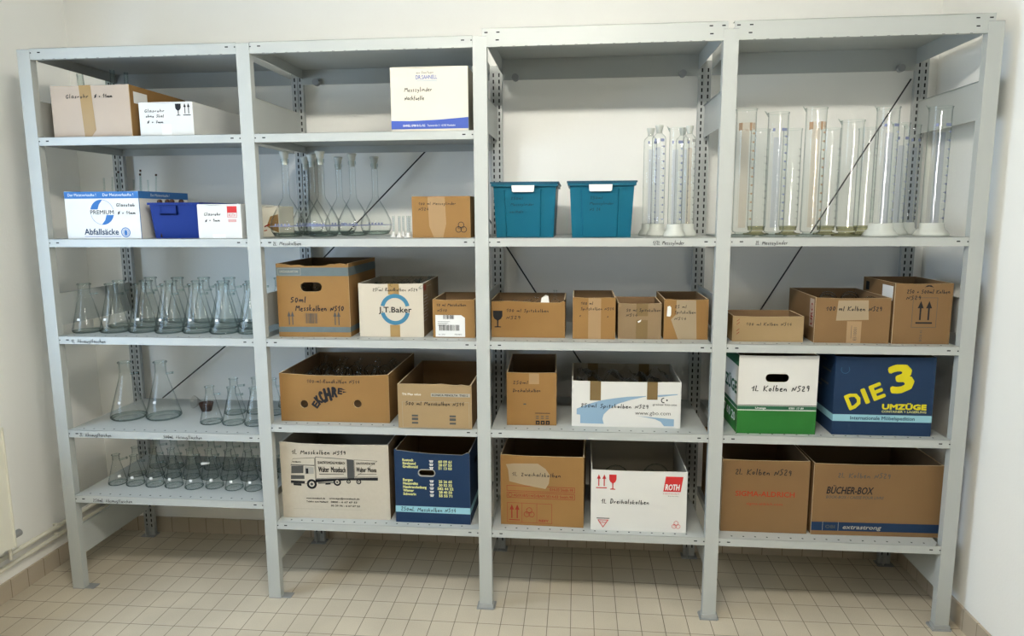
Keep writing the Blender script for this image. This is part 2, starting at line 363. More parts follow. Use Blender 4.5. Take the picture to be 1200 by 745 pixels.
b = MB(); b.box((XL, YB-.012, 0), (XR, YB, SK-.006), skirt_mat(0)); struct('baseboard_back', b)
b = MB(); b.box((XL, YF, 0), (XL+.012, YB-.012, SK), skirt_mat(1)); struct('baseboard_left', b)
b = MB(); b.box((XR-.012, YF, 0), (XR, YB-.012, SK+.008), skirt_mat(1)); struct('baseboard_right', b)

# ------------------------------------------------------------------ shelving rack
X = [0, .994, 2.003, 3.007, 3.994]; HW = .029; D = .60; HP = 2.512; T = .0015
zB, zC, zD, zE1, zE, zF1, zF = 2.142, 1.695, 1.250, .803, .854, .480, .384
LIP = .036
rack = thing('shelving_rack', 'long light grey steel shelving rack of four bays along the white wall', 'shelving', (0, 0, 0))
def upright(x, front):
    b = MB(); d = .036
    y0 = 0 if front else D-.024
    yf = y0; dep = d if front else .024
    b.box((x-HW, yf, 0.004), (x+HW, yf+.002, HP), 'metal' if front else 'metald')
    b.box((x-HW, yf+.002, 0.004), (x-HW+.002, yf+dep, HP), 'metal' if front else 'metald')
    b.box((x+HW-.002, yf+.002, 0.004), (x+HW, yf+dep, HP), 'metal' if front else 'metald')
    if front:
        b.box((x-HW, yf, HP), (x+HW, yf+dep, HP+.002), 'foot')
    else:
        z = .05
        while z < 2.47:
            for dx in (-.013, .015):
                b.add([(x+dx-.0035, yf-.0005, z), (x+dx+.0035, yf-.0005, z), (x+dx+.0035, yf-.0005, z+.018), (x+dx-.0035, yf-.0005, z+.018)], [(0, 1, 2, 3)], 'slot')
            z += .0305
        b.box((x-.001, yf-.004, 0.004), (x+.003, yf, HP), 'metald')
    o = b.build('upright', rack)
    return o
for i, x in enumerate(X):
    upright(x, True); upright(x, False)
    b = MB()
    if i >= 2:
        b.slab(lambda u, v, e: (u, v, e), [[(x-.042, -.012), (x+.034, -.012), (x+.042, -.004), (x+.042, .055), (x-.034, .055), (x-.042, .047)]], 0, .006, 'foot')
        b.slab(lambda u, v, e: (u, v, e), [rect(x-.034, -.006, .068, .04)], .006, .022, 'metald')
        b.build('foot_plate', rack)
    else:
        b.box((x+HW-.01, .005, 0), (x+HW+.045, .05, .004), 'foot'); b.box((x-HW, 0, 0), (x+HW, .036, .004), 'foot'); b.build('foot_plate', rack)
    b = MB(); b.box((x-.04, D-.05, 0), (x+.04, D+.01, .004), 'foot'); b.box((x-.012, D-.045, .004), (x-.009, D-.02, .06), 'metald'); b.build('foot_plate', rack)
    for zz in (2.155, 1.292, .158):
        b = MB(); xx = x+(.004 if i < 4 else -.004)
        b.box((xx-.0015, .036, zz), (xx+.0015, D-.024, zz+.150), 'metal'); b.box((xx-.008, .04, zz+.149), (xx+.0015, D-.024, zz+.151), 'metal'); b.build('side_panel', rack)
def board(i, z, note=None, corner=False, dots=True, deck=0):
    x0, x1 = X[i]+HW+.001, X[i+1]-HW-.001
    lip = LIP; y0 = 0.001
    if deck == 2: x0, x1 = X[i]+.011, X[i+1]-(.014 if i == 2 else .004); y0 = .0025; lip = .072
    if deck == 1: lip = .046
    b = MB()
    if deck == 2: xi0, xi1 = X[i]+HW+.001, X[i+1]-HW-.001
    else: xi0, xi1 = x0, x1
    if corner: out = [(xi0, y0), (xi1-.035, y0), (xi1-.02, y0+.008), (xi1, y0+.034), (xi1, D-.005), (xi0, D-.005)]
    else: out = [(xi0, y0), (xi1, y0), (xi1, D-.026), (xi0, D-.026)]
    b.slab(lambda u, v, e: (u, v, z-e), [out], 0, T, 'metal')
    b.box((x0, y0, z-lip), (x1, y0+.002, z-.0002), 'metal')
    if deck == 2: b.box((x0, y0+.002, z-.002), (x1, y0+.03, z-.0004), 'metal')
    b.box((xi0, y0+.002, z-lip), (xi1, y0+.018, z-lip+.002), 'metal')                    # folded return
    b.box((xi0, .573, z-lip-.028 if deck else z-lip), (xi1, .575, z-.0016), 'metal')
    b.box((xi0, .04, z-lip), (xi0+.002, .573, z-.0016), 'metal'); b.box((xi1-.002, .04, z-lip), (xi1, .573, z-.0016), 'metal')
    b.box((xi0, y0+.018, z-lip*.75), (xi1, y0+.019, z-lip*.70), 'metal')
    def slot(x, zz, w=.014, h=.005): b.add([(x-w/2, y0-.0004, zz-h/2), (x+w/2, y0-.0004, zz-h/2), (x+w/2, y0-.0004, zz+h/2), (x-w/2, y0-.0004, zz+h/2)], [(0, 1, 2, 3)], 'slot')
    if deck == 2:
        for s, e in ((1, x0), (-1, x1)):
            slot(e+s*.016, z-.016); slot(e+s*.065, z-.016); slot(e+s*.062, z-.046); 
    else:
        slot(x0+.042, z-.017); slot(x1-.040, z-.017); slot(x0+.004, z-.018, .006); slot(x1-.004, z-.018, .006)
    n = int((xi1-xi0-.1)/.0505)
    for k in range(n+1):
        xx = xi0+.06+k*.0505; yy = .027
        if dots: b.add([(xx-.0035, yy-.004, z+.0003), (xx+.0035, yy-.004, z+.0003), (xx+.0035, yy+.004, z+.0003), (xx-.0035, yy+.004, z+.0003)], [(0, 1, 2, 3)], 'slot')
        if deck: b.add([(xx-.0055, y0-.0004, z-lip), (xx+.0055, y0-.0004, z-lip), (xx+.0055, y0-.0004, z-lip+.0015), (xx-.0055, y0-.0004, z-lip+.0015)], [(0, 1, 2, 3)], 'slot')
    o = b.build('shelf_board', rack)
    if note:
        for s, nx, w in note:
            q = MB(); hand(q, lambda u, v, e: (nx+u, y0-e, z-.029+v), s, 0, 0, .017, w=w, t=.09); q.build('handwriting', o)
    return o
def decks():
    board(0, 2.517, deck=1, dots=False); board(1, 2.517, deck=1, dots=False); board(2, 2.543, deck=2, dots=False); board(3, 2.543, deck=2, dots=False)
decks()
board(0, zB); board(1, zB)
board(0, zC); board(1, zC, [('2L Messkolben', 1.08, .13)]); board(2, zC, [('1/2L Messzylinder', 2.72, .13)]); board(3, zC, [('2L Messzylinder', 3.135, .13)])
board(0, zD, [('1L Absaugflaschen', .09, .17)]); board(1, zD); board(2, zD); board(3, zD)
board(0, zE1, [('2L Absaugflaschen', .085, .16), ('500mL Absaugflaschen', .50, .19)]); board(1, zE); board(2, zE); board(3, zE)
board(0, zF1, [('250mL Absaugflaschen', .12, .2)]); board(1, zF); board(2, zF); board(3, zF, corner=True)
# fold-down bracket seen under the lowest left board
b = MB(); b.box((X[0]+HW+.004, .02, zF1-.075), (X[0]+HW+.006, .5, zF1-.037), 'metal'); b.build('shelf_bracket', rack)
for (p, q) in (((.13, .80), (.93, 1.42)), ((1.08, 1.57), (1.70, 2.17)), ((1.92, 1.83), (2.50, .925)), ((3.30, 1.28), (3.955, 2.41))):
    b = MB(); b.tube((p[0], .596, p[1]), (q[0], .596, q[1]), .0036, 'wire'); b.build('brace_rod', rack)
for x in (1.10, 2.10, 2.90, 3.10, 3.89):
    b = MB(); b.tube((x, .545, 2.452), (x, .573, 2.452), .017, 'foot', 12); b.build('brace_bolt', rack)

# ------------------------------------------------------------------ carton builder
def carton(name, label, x, y, z, w, d, h, mt='kraft', ang=0, inner='inner', rim='rim', open_=True, hole=None, front=None, t=.005, side=None, sidehole=None, cat='box', back=None, botw=None):
    r = thing(name, label, cat, (x, y, z+.0006), ang)
    b = MB()
    out = front or [(0, 0), (w, 0), (w, h), (w*.66, h-.002), (w*.33, h-.003), (0, h)]
    loops = [out]+([hole] if hole else [])
    # front wall with outer and inner faces
    b.fill(F, loops, 0, mt); b.fill(lambda u, v, e: (u, t, v), loops, 0, inner)
    for lp in loops:
        n = len(lp); vs = [(p[0], 0, p[1]) for p in lp]+[(p[0], t, p[1]) for p in lp]
        b.add(vs, [(i, (i+1) % n, (i+1) % n+n, i+n) for i in range(n)], rim)
    bh = back or h
    sm = side or mt
    b.box((0, d-t, 0), (w, d, bh), inner, top=rim)
    for xa, xb, outw in ((0, t, -1), (w-t, w, 1)):
        pr = [(t, 0), (d-t, 0), (d-t, h), (t, h)]
        L = [pr]+([sidehole] if (sidehole and outw == 1) else [])
        xo, xi = (xa, xb) if outw < 0 else (xb, xa)
        b.fill(lambda u, v, e: (xo, u, v), L, 0, sm); b.fill(lambda u, v, e: (xi, u, v), L, 0, inner)
        b.add([(xa, t, h), (xb, t, h), (xb, d-t, h), (xa, d-t, h)], [(0, 1, 2, 3)], rim)
    b.add([(0, d+.0001, 0), (w, d+.0001, 0), (w, d+.0001, bh), (0, d+.0001, bh)], [(0, 1, 2, 3)], mt)
    b.box((0.0002, t, 0), (w-.0002, d-t, t), inner)
    b.build('body', r)
    if not open_:
        q = MB(); q.box((.001, .001, h-.001), (w-.001, d/2-.001, h+.0025), mt); q.build('top_flap', r)
        q = MB(); q.box((.001, d/2+.001, h-.001), (w-.001, d-.001, h+.0025), mt); q.build('top_flap', r)
    r['w'] = 0; del r['w']
    return r
def part(r, name, fn, label=None):
    b = MB(); fn(b); o = b.build(name, r)
    if label: o['label'] = label
    return o
S = lambda fm, mt, lp, e=.0006: (lambda b: b.fill(fm, lp, e, mt))
def strip(r, name, fm, loop, mt, e=.0007, label=None):
    return part(r, name, lambda b: b.slab(fm, [loop], .0002, e, mt), label)
def write(r, lines, fm=F, h=.018, mt='ink', t=.11, name='handwriting'):
    def fn(b):
        for s, x, y, w in lines: hand(b, fm, s, x, y, h, mt, w=w, t=t)
    return part(r, name, fn)

# ================================================================== bay 1
w, d, h = .366, .45, .222
c = carton('cardboard_box', 'open brown box with glass tubes standing in it, top left shelf', .086, .03, zB, w, d, h, 'pink', side='kraft')
strip(c, 'packing_tape', F, [(.135, h), (.19, h), (.20, .03), (.175, 0), (.145, 0)], 'btape')
write(c, [('Glasrohr', .07, h-.055, .11), ('% = 11mm', .205, h-.055, .085)], h=.017)
R_ = RIGHT(w, d, h)
strip(c, 'paper_label', R_, rect(.03, h-.075, .10, .05), 'paper')
tubes = []
def glass_tube(loc, tilt, L, r, label, group):
    t_ = thing('glass_tube', label, 'glass tube', loc, 0, group); t_.rotation_euler = tilt
    b = MB(); b.lathe([(r*.8, 0), (r, .002), (r, L-.001), (r*.8, L)], 'glassk', seg=12); b.lathe([(r*.72, L), (r*.72, 0)], 'glass', seg=12); b.build('body', t_)
for k, (x, y, tx, ty, L, r, lb) in enumerate([(.195, .10, -.12, -.14, .29, .0135, 'widest clear glass tube leaning left out of the brown top shelf box'),
        (.262, .14, -.1, .02, .262, .011, 'short clear glass tube standing in the brown top shelf box, middle one'),
        (.330, .10, -.10, -.05, .30, .010, 'clear glass tube standing in the brown box just right of the short tube'),
        (.372, .12, -.08, .0, .29, .0085, 'thin clear glass tube standing rightmost in the brown top shelf box')]):
    glass_tube((x, y, zB+.0062), (tx, ty, 0), L, r, lb, 'glass tubes in the top left box')
w, d, h = .247, .45, .141
c = carton('cardboard_box', 'white box marked with goblet and two arrows, top left shelf', .492, .03, zB, w, d, h, 'white', open_=False, inner='innerw', rim='rimw')
write(c, [('Glasrohr', .025, h-.040, .095), ('ohne Skal', .03, h-.062, .085), ('% = 7mm', .035, h-.087, .075)], h=.013)
part(c, 'printed_symbols', lambda b: (goblet(b, F, .168, h-.056, .026, .05, 'ink'), up_arrows(b, F, .203, h-.056, .034, .052, 'ink')))
strip(c, 'packing_tape', F, rect(.10, 0, .045, .05), 'paper', label='clear tape')

w, d, h = .353, .40, .211
c = carton('cardboard_box', 'white bin liner box with blue top band, glass rods standing in it', .103, .03, zC, w, d, h, 'white', inner='innerw', rim='blue')
R_ = RIGHT(w, d, h)
part(c, 'blue_band', lambda b: (b.fill(F, [rect(0, h-.032, w, .0305)], .0005, 'blue'), b.fill(R_, [rect(0, h-.032, d, .032)], .0005, 'blue'),
    text(b, F, 'Der Meistverkaufte !', .018, h-.022, .012, 'paper', w=.135, e=.0011), text(b, F, 'Der Meistverkaufte !', .185, h-.022, .012, 'paper', w=.145, e=.0011),
    text(b, R_, 'Der Meistverkaufte !', .09, h-.022, .012, 'paper', w=.15, e=.0011)))
def prem(b):
    cx, cy, r = .175, .118, .056
    b.fill(F, [circ(cx, cy, r, 40), circ(cx, cy, r-.0015, 40)], .0006, 'blue')
    b.fill(F, [[(cx-r, cy+.012)]+[(cx+r*math.cos(a), cy+r*math.sin(a)) for a in [math.radians(168-k*7) for k in range(13)]]+[(cx-.012, cy+.035), (cx-.02, cy+.012)]], .0007, 'blue')
    b.fill(F, [[(cx+r, cy-.012)]+[(cx+r*math.cos(a), cy+r*math.sin(a)) for a in [math.radians(-12-k*7) for k in range(13)]]+[(cx+.012, cy-.035), (cx+.02, cy-.012)]], .0007, 'blue')
    b.fill(F, [rect(cx-r-.004, cy-.0125, 2*r+.008, .025)], .0008, 'white')
    text(b, F, 'PREMIUM', cx-r, cy-.009, .018, 'ink', w=2*r, e=.0012, bold=.01)
part(c, 'logo', prem)
part(c, 'printed_text', lambda b: (text(b, F, 'Abfallsäcke', .082, .018, .026, 'navy', w=.165, bold=.02), b.fill(F, [rect(.082, .009, .175, .002)], .0006, 'royal'),
    b.fill(F, [circ(.280, .028, .022, 24), circ(.280, .028, .018, 24)], .0006, 'blue'), b.fill(F, [circ(.280, .027, .008, 12, .012)], .0007, 'blue'), b.fill(F, [circ(.280, .028, .0145, 24), circ(.280, .028, .0125, 24)], .0006, 'blue')))
write(c, [('Glasstab', .245, h-.068, .09), ('% = 11mm', .25, h-.103, .085)], h=.016)
rods = [(.225, -.02, .27), (.235, .05, .275), (.25, .05, .30), (.30, 0, .262), (.345, .03, .262), (.375, .0, .305), (.39, .03, .285), (.43, -.03, .26), (.437, .05, .285)]
posn = ['leftmost', 'second', 'third, dark tipped,', 'fourth', 'fifth', 'tallest, dark tipped,', 'seventh', 'eighth', 'rightmost, leaning,']
for k, (x, tl, L) in enumerate(rods):
    t_ = thing('glass_rod', '%s thin glass rod from the left in the bin liner box' % posn[k], 'glass rod', (x, .13+.02*(k % 3), zC+.0062), 0, 'glass rods in the bin liner box')
    t_.rotation_euler = (-.05, tl, 0)
    b = MB(); b.lathe([(.001, 0), (.0034, .001), (.0034, L), (.001, L+.001)], 'glassk', seg=8); b.build('rod', t_)
    if k in (2, 5, 6, 8): b = MB(); b.lathe([(.001, L-.006), (.0045, L-.005), (.0045, L+.003), (.001, L+.004)], 'rubber', seg=8); b.build('tip', t_)

# blue plastic crate
def crate(w0, w1, d0, d1, h, mt, t=.003):
    b = MB()
    def ring(i, off): # i 0 bottom, 1 top
        W_, D_ = ((w0, d0), (w1, d1))[i]; cx, cy = w1/2, d1/2
        return [(cx-W_/2+off, cy-D_/2+off), (cx+W_/2-off, cy-D_/2+off), (cx+W_/2-off, cy+D_/2-off), (cx-W_/2+off, cy+D_/2-off)]
    vs = [(*p, 0) for p in ring(0, 0)]+[(*p, h) for p in ring(1, 0)]+[(*p, t) for p in ring(0, t)]+[(*p, h) for p in ring(1, t)]
    fs = [(0, 3, 2, 1), (8, 9, 10, 11)]
    for i in range(4): j = (i+1) % 4; fs += [(i, j, 4+j, 4+i), (8+i, 12+i, 12+j, 8+j), (4+i, 4+j, 12+j, 12+i)]
    b.add(vs, fs, mt); return b
r = thing('storage_crate', 'translucent dark blue plastic crate between the two white boxes', 'crate', (.492, .05, zC+.0006))
b = crate(.215, .235, .30, .33, .155, 'bluep'); 
b.build('body', r)
b = MB(); b.slab(lambda u, v, e: (u, v, .149+e), [rect(-.006, -.008, .247, .346), rect(.003, .003, .229, .324)], 0, .010, 'bluep'); b.build('rim', r)
b = MB(); hframe(b, lambda u, v, e: (u, .0035-e, v), .045, .105, .085, .040, .004, 'bluep', .006); b.slab(lambda u, v, e: (u, .0035-e, v), [rect(.045, .105, .085, .004)], 0, .006, 'bluep'); b.slab(lambda u, v, e: (u, .0035-e, v), [rect(.126, .105, .004, .04)], 0, .006, 'bluep'); b.build('handle', r)
for k, (x, y) in enumerate([(.53, .07), (.555, .09), (.585, .075), (.615, .10)]):
    t_ = thing('rubber_stopper', '%s black rubber stopper peeking over the blue crate rim' % ['leftmost', 'second', 'third', 'rightmost'][k], 'stopper', (x, y, zC+.004), 0, 'stoppers in the blue crate')
    b = MB(); b.lathe([(0, 0), (.007, 0), (.011, .15), (.011, .164), (.006, .170), (0, .171)], 'rubber', seg=12); b.build('plug', t_)

w, d, h = .206, .35, .148
c = carton('cardboard_box', 'small white box with red square logo, right of the blue crate', .745-.018, .03, zC, w-.005, d, h, 'white', open_=False, inner='innerw', rim='rimw')
write(c, [('Glasrohr', .03, h-.048, .08), ('% = 9mm', .034, h-.075, .07)], h=.014)
part(c, 'logo', lambda b: (b.fill(F, [rect(.138, h-.034, .045, .027)], .0006, 'red'), hframe(b, F, .138, h-.056, .045, .022, .0015, 'red'), text(b, F, 'ROTH', .145, h-.052, .012, 'red', w=.03), 
    [b.fill(F, [rect(.141, h-.066-k*.005, .038, .002)], .0006, 'red') for k in range(3)]))
strip(c, 'packing_tape', F, rect(.065, 0, .06, .018), 'paper')

# ------------------------------------------------------------------ filter flasks
def flask_proto(h, rb, rn, mark, label, cat, group, arm=True, armdir=0):
    t_ = thing('filter_flask', label, cat, (0, 0, 0), 0, group)
    b = MB(); b.lathe([(0, .004), (rb*.6, .0005), (rb*.92, .001), (rb, h*.03), (rb*.985, h*.075), (rb*.9, h*.17), (rn*1.25, h*.68), (rn*1.03, h*.77), (rn, h*.83), (rn, h*.955), (rn*1.13, h*.972), (rn*1.15, h*.99), (rn*1.02, h)], 'glass', seg=28)
    b.lathe([(rn*.98, h), (rn*.86, h*.97), (rn*.86, h*.8)], 'glass', seg=20)
    b.lathe([(rn*1.06, h*.968), (rn*1.19, h*.978), (rn*1.19, h*.992), (rn*1.0, h*1.001)], 'glassk', seg=24)
    b.lathe([(rb*.80, h*.012), (rb*.93, h*.014), (rb*.995, h*.045), (rb*.90, h*.022), (rb*.80, h*.012)], 'glassk', seg=28)
    b.build('body', t_)
    if arm:
        a = armdir; dx, dy = math.cos(a), math.sin(a); q = MB()
        q.tube((rn*.9*dx, rn*.9*dy, h*.78), ((rn+.038)*dx, (rn+.038)*dy, h*.80), .0048, 'glassk', 10, cap=False)
        q.tube(((rn+.03)*dx, (rn+.03)*dy, h*.797), ((rn+.034)*dx, (rn+.034)*dy, h*.798), .0062, 'glassk', 10); q.build('side_arm', t_)
    if mark:
        q = MB(); z0 = h*mark; ang0 = -PI/2-.25; rr = lambda z: rb*.9+(rn*1.25-rb*.9)*((z-h*.17)/(h*.51))+.0007
        n = 4; W_ = .015/rr(z0)
        for k in range(n):
            a0, a1 = ang0+W_*k/n, ang0+W_*(k+1)/n
            q.add([(rr(z0)*math.cos(a0), rr(z0)*math.sin(a0), z0), (rr(z0)*math.cos(a1), rr(z0)*math.sin(a1), z0), (rr(z0+.014)*math.cos(a1), rr(z0+.014)*math.sin(a1), z0+.011), (rr(z0+.014)*math.cos(a0), rr(z0+.014)*math.sin(a0), z0+.011)], [(0, 1, 2, 3)], 'whitep')
        q.build('printed_mark', t_)
    return t_
ORD = ['leftmost', 'second from left', 'third from left', 'fourth from left', 'fifth from left', 'sixth from left', 'seventh from left', 'eighth from left', 'ninth from left']
def ordn(k, n): return 'rightmost' if k == n-1 else ORD[k]
def rows(proto, z, rws, size, shelf, group, noarm=()):
    first = True
    for rn_, rowname, pts in rws:
        for k, (x, y, rz) in enumerate(pts):
            lb = 'clear filter flask, %s, %s row, %s' % (ordn(k, len(pts)), rowname, shelf)
            if first: proto.location = (x, y, z+.0006); proto.rotation_euler = (0, 0, rz); proto['label'] = lb; first = False
            else: dup(proto, (x, y, z+.0006), rz, lb, group, keep=None if rn_ == 0 else ('body', 'side_arm'))
g1 = '1 litre filter flasks on the third shelf of the left bay'
p = flask_proto(.232, .066, .026, .26, 'x', 'flask', g1)
rows(p, zD, [
 (0, 'front', [(.084, .125, .05), (.215, .135, -.1), (.348, .150, .3), (.486, .140, -.1), (.620, .145, .1), (.757, .140, .0), (.888, .150, .15)]),
 (1, 'second', [(.150, .285, .2), (.288, .290, -.2), (.42, .285, .1), (.556, .290, .4), (.69, .285, -.1), (.83, .290, .1)]),
 (2, 'rear', [(.20, .465, .1), (.35, .460, .2), (.49, .465, -.2), (.63, .460, .1), (.77, .465, .2), (.90, .460, 0)])], '', 'left bay third shelf', g1)
g2 = '2 litre filter flasks on the fourth shelf of the left bay'
p2 = flask_proto(.285, .083, .027, .30, 'big empty filter flask, left one of the two large flasks, fourth shelf', 'flask', g2)
p2.location = (.190, .215, zE1+.0006); p2.rotation_euler = (0, 0, .1)
dup(p2, (.362, .235, zE1+.0006), .05, 'big empty filter flask, right one of the two large flasks, fourth shelf', g2)
g3 = '500 ml filter flasks on the fourth shelf of the left bay'
p3 = flask_proto(.182, .0525, .0195, 0, 'x', 'flask', g3, armdir=-.2)
rows(p3, zE1, [(0, 'front', [(.648, .165, .1), (.762, .160, .2), (.876, .155, 0)]), (1, 'rear', [(.685, .33, .3), (.79, .355, .1), (.885, .335, .2)])], '', 'left bay fourth shelf, right half', g3)
dup(p3, (.905, .47, zE1+.0006), .3, 'filter flask farthest back on the fourth shelf beside the middle upright', g3)
g4 = '250 ml filter flasks on the fifth shelf of the left bay'
p4 = flask_proto(.150, .0435, .0165, .27, 'x', 'flask', g4)
rows(p4, zF1, [(0, 'front', [(.139, .160, .9), (.235, .157, .2), (.338, .155, .1), (.440, .150, 0), (.548, .142, .15), (.645, .157, .1), (.751, .145, .1), (.851, .143, 0)]),
 (1, 'second', [(.165, .275, .3), (.262, .272, .1), (.36, .270, .2), (.462, .268, 0), (.56, .268, .2), (.662, .27, .1), (.77, .268, .1), (.875, .27, .3)]),
 (2, 'rear', [(.20, .40, .3), (.30, .395, .1), (.40, .40, .2), (.505, .398, 0), (.605, .40, .2), (.70, .398, .1), (.80, .40, .1), (.90, .395, .3)])], '', 'left bay lowest shelf', g4)
# white hose adapter on one side arm
r = thing('hose_adapter', 'white plastic hose adapter on the fifth front flask, lowest left shelf', 'hose adapter', (.548+.055, .142+.006, zF1+.1195), .15)
b = MB(); b.tube((-.012, 0, 0), (.016, 0, .002), .0078, 'whitep', 10, r1=.006); b.build('body', r)
b = MB(); b.tube((.0165, 0, .002), (.026, 0, .003), .004, 'whitep', 10); b.build('nozzle', r)
r = thing('rubber_cone', 'dark brown rubber cone lying mouth up behind the small filter flasks', 'rubber cone', (.515, .36, zE1+.0006))
b = MB(); b.lathe([(0, 0), (.024, 0), (.036, .040), (.036, .043), (.031, .043), (.021, .006), (0, .006)], 'rubber', seg=20); b.build('sleeve', r)
r = thing('funnel', 'clear plastic funnel lying on the fourth shelf beside the rubber cone', 'funnel', (.455, .40, zE1+.034)); r.rotation_euler = (0, PI/2, 0)
b = MB(); b.lathe([(.034, -.03), (.033, -.028), (.006, .012)], 'film', seg=20); b.build('bowl', r)
b = MB(); b.lathe([(.006, .0122), (.004, .045)], 'film', seg=12); b.build('stem', r)

# ================================================================== bay 2
w, d, h = .331, .32, .263
c = carton('cardboard_box', 'tall ivory box with royal blue bottom band on the upper second-bay shelf', 1.616, .04, zB, w, d, h, 'ivory', open_=False, inner='innerw', rim='rimw', side='innerw')
part(c, 'blue_band', lambda b: (b.fill(F, [[(0, .012), (w, .012), (w, .058), (w*.6, .049), (w*.25, .045), (0, .047)]], .0006, 'royal'), text(b, F, 'SAHNELL GMBH & Co. KG', .05, .022, .0085, 'paper', w=.095, bold=.02), text(b, F, 'Taunusstraße 11 · 65183 Wiesbaden', .155, .022, .008, 'paper', w=.12)))
part(c, 'logo', lambda b: (text(b, F, 'DR.SAHNELL', .11, h-.048, .016, 'royal', w=.092, bold=.01), b.fill(F, [rect(.112, h-.056, .088, .0016)], .0006, 'sky')))
write(c, [('aus Glas/fugen', .112, h-.025, .075)], h=.009, mt='gink', t=.09)
write(c, [('Messzylinder', .06, h-.098, .12), ('Nachfuelle', .06, h-.132, .085)], h=.018, t=.09)

w, d, h = .255, .33, .175
c = carton('cardboard_box', 'closed brown box beside the small cylinders, right end of its shelf', 1.692, .05, zC, w, d, h, 'kraft', open_=False, rim='rim')
strip(c, 'packing_tape', F, [(.07, h), (.145, h), (.15, .06), (.135, 0), (.095, 0), (.075, .05)], 'ctape')
write(c, [('100 ml Messzylinder', .03, h-.034, .165), ('NS24', .03, h-.058, .045)], h=.012)
part(c, 'printed_symbol', lambda b: resy(b, F, .215, .042, .026, 'ink'))
# partly hidden small white box with photo print behind the volumetric flasks
c = carton('cardboard_box', 'low white box with orange brown picture behind the volumetric flasks', .936, .22, zC, .082, .17, .140, 'ivory', open_=False, inner='innerw', rim='rimw')
strip(c, 'picture_print', F, [(.020, .05), (.040, .095), (.078, .105), (.078, .02), (.050, .03)], 'kraft')
part(c, 'picture_print', lambda b: (b.fill(F, [[(.008, .05), (.034, .062), (.036, .055), (.010, .044)]], .0012, 'brick'), b.fill(F, [[(.006, .030), (.022, .034), (.022, .029), (.007, .026)]], .0012, 'rust')))

# volumetric flasks
def volflask(label, group):
    t_ = thing('volumetric_flask', label, 'flask', (0, 0, 0), 0, group)
    b = MB(); b.lathe([(0, .004), (.035, .0015), (.060, .004), (.074, .028), (.078, .050), (.074, .075), (.055, .115), (.030, .158), (.0175, .178), (.0148, .195), (.0145, .335)], 'glass', seg=30)
    b.lathe([(.045, .003), (.060, .006), (.070, .022), (.058, .010), (.045, .003)], 'glassk', seg=28)
    b.lathe([(.0145, .335), (.0175, .336), (.0175, .350), (.0160, .352)], 'glassk', seg=16)
    b.build('body', t_)
    b = MB(); b.lathe([(.0780, .0490), (.0783, .0500), (.0780, .0515)], 'scaleb', seg=30)
    for k in range(5): 
        a0 = -PI/2-.42+k*.2
        b.add([(.0785*math.cos(a0), .0785*math.sin(a0), .053), (.0785*math.cos(a0+.13), .0785*math.sin(a0+.13), .053), (.0770*math.cos(a0+.13), .0770*math.sin(a0+.13), .062), (.0770*math.cos(a0), .0770*math.sin(a0), .062)], [(0, 1, 2, 3)], 'scaleb')
    b.build('printed_mark', t_)
    b = MB(); b.lathe([(.0115, .325), (.0118, .352), (.0170, .358), (.0175, .372), (.0225, .378), (.0225, .384), (.020, .386), (0, .386)], 'milk', seg=16); b.build('stopper', t_)
    return t_
gv = '2 litre volumetric flasks on the second bay shelf'
lbs = ['volumetric flask with white stopper, leftmost in the front row', 'volumetric flask with white stopper, second in the front row', 'volumetric flask set back a little, third large one from the left upright',
 'volumetric flask at the back seen against the dark rear upright', 'volumetric flask half hidden just left behind the second front one', 'volumetric flask at the back between the second and third front ones', 'volumetric flask farthest right at the back, where the black rod passes']
vp = [(1.085, .160), (1.245, .175), (1.345, .32), (1.05, .485), (1.14, .34), (1.217, .50), (1.40, .50)]
pv = volflask(lbs[0], gv); pv.location = (vp[0][0], vp[0][1], zC+.0006)
for k in range(1, 7): dup(pv, (vp[k][0], vp[k][1], zC+.0006), k*.05-.1, lbs[k], gv)
# little measuring cylinders with white feet
def mini(h, r, foot, label, group):
    t_ = thing('measuring_cylinder', label, 'measuring cylinder', (0, 0, 0), 0, group)
    b = MB(); b.lathe([(0, .014), (r, .014), (r, h), (r*1.3, h+.001), (r*.9, h+.0015)], 'glassk', seg=14); b.build('tube', t_)
    b = MB(); b.slab(lambda u, v, e: (u, v, e), [[(foot*math.cos(PI/3*k), foot*math.sin(PI/3*k)) for k in range(6)]], 0, .004, 'whitep'); b.lathe([(foot*.8, .004), (r*1.25, .012), (r*1.25, .022), (r, .022)], 'whitep', seg=14); b.build('foot', t_)
    b = MB()
    for k in range(8): b.box((-r*.6, -r-.0006, .03+k*.0075), (r*.5, -r-.0003, .032+k*.0075), 'scaleb')
    b.build('scale_marks', t_); return t_
gm = 'small measuring cylinders beside the volumetric flasks'
pm = mini(.093, .0055, .018, 'rightmost small measuring cylinder with white foot, against the brown box', gm); pm.location = (1.665, .08, zC+.0006)
dup(pm, (1.622, .10, zC+.0006), 0, 'small measuring cylinder with white foot, second from the brown box', gm)
dup(pm, (1.645, .20, zC+.0006), 0, 'small measuring cylinder behind the two with white feet', gm)
dup(pm, (1.580, .16, zC+.0006), 0, 'small measuring cylinder beside the large flasks, in front', gm)
dup(pm, (1.600, .26, zC+.0006), 0, 'small measuring cylinder standing farthest back of its group', gm)

